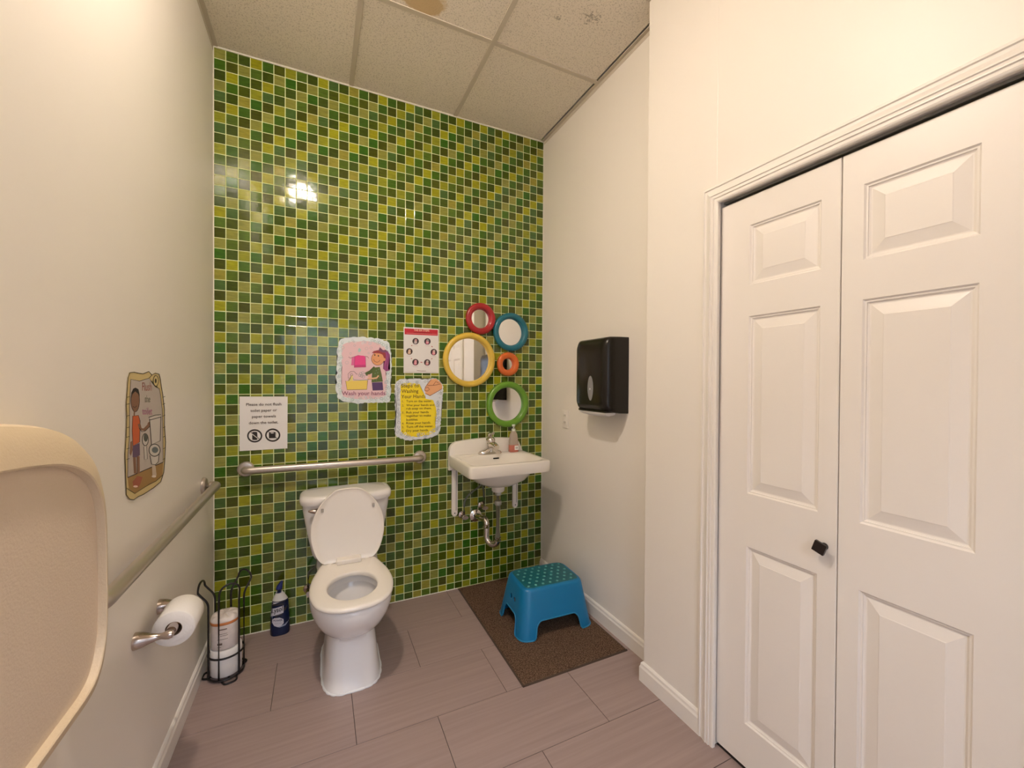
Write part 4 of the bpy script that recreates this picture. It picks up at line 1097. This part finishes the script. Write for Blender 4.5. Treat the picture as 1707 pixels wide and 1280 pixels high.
sh.ell(350, 178, 22, 45, (.66, .52, .24)); sh.ring(350, 178, 22, 45, 5, INK); sh.ell(348, 178, 8, 20, INK)
BR_ = (.25, .125, .075)
sh.ell(172, 345, 37, 98, BR_); sh.ring(172, 345, 37, 98, 5, INK); sh.poly([(137, 330), (138, 280), (155, 245), (175, 236), (200, 250), (210, 295), (210, 330), (198, 290), (172, 268), (150, 290)], INK)
sh.stroke([(152, 395), (168, 408), (185, 392)], 4, INK); sh.stroke([(165, 440), (163, 475)], 12, BR_)
sh.poly([(150, 478), (200, 473), (214, 520), (210, 700), (152, 735), (145, 600)], (.58, .115, .035)); sh.stroke([(150, 478), (145, 600), (152, 735), (210, 700), (214, 520), (200, 473)], 5, INK, closed=True)
sh.stroke([(205, 545), (218, 590), (250, 595), (292, 552)], 24, BR_); sh.stroke([(205, 580), (228, 612), (258, 606), (300, 565)], 5, INK); sh.ell(295, 548, 18, 20, BR_)
sh.poly([(130, 700), (146, 690), (150, 770), (135, 820), (125, 800)], BR_)
sh.poly([(150, 735), (210, 708), (213, 812), (185, 832), (150, 830)], (.14, .085, .16))
sh.stroke([(165, 830), (172, 970)], 24, BR_); sh.stroke([(198, 822), (200, 970)], 24, BR_); sh.stroke([(186, 830), (188, 970)], 4, INK)
sh.poly([(150, 1040), (190, 990), (235, 1000), (215, 1060), (195, 1092), (155, 1088)], (.36, .10, .06)); sh.ell(175, 1080, 20, 9, (.80, .60, .52))
sh.poly([(295, 505), (392, 482), (386, 690), (312, 722)], (.62, .58, .54)); sh.stroke([(295, 505), (312, 722), (386, 690), (392, 482)], 6, INK); sh.poly([(288, 490), (340, 472), (392, 466), (396, 486), (300, 512)], (.62, .58, .54)); sh.stroke([(288, 490), (340, 472), (392, 466), (396, 486), (300, 512)], 6, INK, closed=True)
sh.poly([(298, 815), (378, 795), (370, 870), (345, 895), (312, 890)], (.62, .58, .54)); sh.stroke([(298, 815), (312, 890), (345, 895), (370, 870), (378, 795)], 6, INK)
sh.ell(338, 770, 48, 52, (.62, .58, .54)); sh.ring(338, 770, 48, 52, 7, INK); sh.ell(342, 768, 28, 26, (.13, .16, .17))
sh.poly([(315, 905), (345, 900), (355, 985), (320, 1000)], (.56, .46, .36)); sh.ell(332, 994, 20, 10, (.78, .68, .60))
sh.ell(258, 680, 26, 52, (.58, .54, .50)); sh.ring(258, 680, 26, 52, 6, INK); sh.ell(262, 662, 18, 36, (.10, .10, .09)); sh.poly([(245, 740), (270, 735), (275, 845), (250, 850)], (.62, .58, .54)); sh.stroke([(245, 740), (250, 850), (275, 845), (270, 735)], 4, INK)
sh.text('Flush', 230, 312, 262, 72, (.38, .13, .12)); sh.text('the', 252, 300, 360, 60, (.18, .19, .14)); sh.text('toilet', 230, 316, 466, 62, (.46, .14, .28))
sh.done()

# ------------------------------------------------------------------ cleaner bottle against the mosaic
cb = thing('cleaner_bottle', (.300, -.052, 0), 'dark blue toilet cleaner bottle with angled cap on the floor by the mosaic', 'bottle')
m_navy = mat('navy_plastic', (.006, .014, .055), .22)
BC = (.300, -.052)
def bw(z):
    P_ = [(0, .043), (.006, .0455), (.05, .0465), (.10, .0445), (.14, .041), (.170, .0385), (.182, .0345)]
    for (a, wa), (b, wb) in zip(P_[:-1], P_[1:]):
        if z <= b: return wa + (wb - wa) * (z - a) / (b - a)
    return P_[-1][1]
bm = NB(); zz = [.0005, .006, .03, .05, .075, .10, .12, .14, .155, .170, .178, .182]
loft(bm, [superell(BC[0], BC[1], bw(z), bw(z) * .66, bw(z) * .66, 2.3, 48, z) for z in zz], True, True, True); obj('body', bm, m_navy, cb, angle=50)
bm = NB(); loft(bm, [superell(BC[0] - .004 * k / 3, BC[1], w_, w_ * .72, w_ * .72, 2, 40, z) for k, (z, w_) in enumerate(((.180, .036), (.190, .032), (.208, .022), (.222, .0150)))], True, True, True); obj('collar', bm, mat('white_collar', (.72, .70, .66), .3), cb, angle=50)
bm = NB(); tube(bm, [(.295, -.052, .219), (.295, -.052, .236), (.298, -.053, .250), (.304, -.055, .264), (.309, -.056, .275)], [.0160, .0155, .0135, .0085, .0055], 20); obj('cap', bm, mat('dark_blue_cap', (.018, .028, .16), .3), cb, angle=50)
def label_pt(zx, zy, lift):
    px, py = 430 + zx / 12.19, 960 + zy / 12.19
    d_ = RIGHT * ((px - 853.5) / F_PX) + UP * ((640 - py) / F_PX) + FWD
    q = CAM + d_ * ((-.080 - CAM.y) / d_.y)
    z = max(.012, min(.176, q.z)); w_ = bw(z); u = max(-.965, min(.965, (q.x - BC[0]) / w_))
    y = BC[1] - w_ * .66 * (1 - abs(u) ** 2.3) ** (1 / 2.3) - lift
    return (BC[0] + u * w_, y, z)
lab = {}
def lpoly(pts, col, lift):
    b, L = lab.setdefault('label', (bmesh.new(), [])); m_ = mat('ink_%d_%d_%d' % tuple(int(c * 255) for c in col), col, .4)
    if m_ not in L: L.append(m_)
    # fan over a fine grid so that it follows the curve
    xs = [p[0] for p in pts]; t = bmesh.new(); f = t.faces.new([t.verts.new((x, y, 0)) for x, y in pts])
    x = min(xs) + 22
    while x < max(xs):
        bmesh.ops.bisect_plane(t, geom=t.verts[:] + t.edges[:] + t.faces[:], plane_co=(x, 0, 0), plane_no=(1, 0, 0)); x += 22
    bmesh.ops.triangulate(t, faces=t.faces[:])
    vm = {v: b.verts.new(label_pt(v.co.x, v.co.y, lift)) for v in t.verts}
    for f in t.faces: b.faces.new([vm[v] for v in f.verts]).material_index = L.index(m_)
    t.free()
WH = (.62, .60, .66)
lpoly([(262, 600), (300, 560), (490, 470), (600, 480), (625, 600), (640, 720), (640, 900), (560, 1000), (440, 1040), (330, 1020), (280, 960), (290, 860), (240, 860), (270, 700)], (.30, .34, .46), .0003)
lpoly([(262, 560), (430, 455), (492, 490), (470, 520), (270, 612)], (.55, .54, .56), .0007)
lpoly([(258, 450), (420, 440), (510, 380), (600, 470), (625, 560), (560, 700), (520, 720), (520, 600), (480, 590), (270, 640), (262, 600), (490, 500), (430, 460), (262, 550)], (.012, .010, .016), .0005)
lpoly([(525, 400), (545, 395), (608, 460), (590, 505), (520, 430)], (.40, .40, .44), .0007)
lpoly([(270, 690), (520, 600), (518, 745), (400, 790), (240, 850), (235, 800)], WH, .0007)
lpoly([(290, 900), (330, 860), (440, 840), (520, 870), (525, 950), (470, 1010), (400, 1030), (330, 1010), (290, 960)], WH, .0009)
lpoly([(345, 805), (500, 755), (495, 785), (400, 815), (380, 840), (350, 835)], (.012, .010, .02), .0011)
lpoly([(310, 905), (495, 872), (498, 892), (315, 925)], (.05, .05, .14), .0002)
def ltext(txt, x0, x1, b0, b1, cap, col, lift, bold=0.0):
    b, L = lab.setdefault('label', (bmesh.new(), [])); m_ = mat('ink_%d_%d_%d' % tuple(int(c * 255) for c in col), col, .4)
    if m_ not in L: L.append(m_)
    t = text_bm(txt, bold); xs = [v.co.x for v in t.verts]; a, bb = min(xs), max(xs); vm = {}
    for v in t.verts:
        u = (v.co.x - a) / (bb - a); vm[v] = b.verts.new(label_pt(x0 + u * (x1 - x0), b0 + (b1 - b0) * u - v.co.y / .7 * cap, lift))
    for f in t.faces:
        try: b.faces.new([vm[v] for v in f.verts]).material_index = L.index(m_)
        except ValueError: pass
    t.free()
ltext('Lysol', 275, 505, 775, 700, 95, (.012, .010, .016), .0012, .02)
ltext('POWER', 315, 500, 930, 905, 36, (.05, .05, .12), .0012, .02)
ltext('TOILET BOWL CLEANER', 330, 480, 975, 955, 14, (.10, .10, .16), .0012)
for k, (b, L) in lab.items(): o = obj('label', b, L, cb, smooth=False, recalc=False); o['kind'] = 'stuff'
# digits on the soap bottle's label
t = text_bm('18', .02)
bm = NB()
for v in t.verts: v.co = Vector((1.655 + v.co.x * .017, -.0938, .892 + v.co.y * .016))
merge(bm, t); o = obj('lettering', bm, mat('ink_dark', INK, .6), sb, smooth=False, recalc=False); o['kind'] = 'stuff'
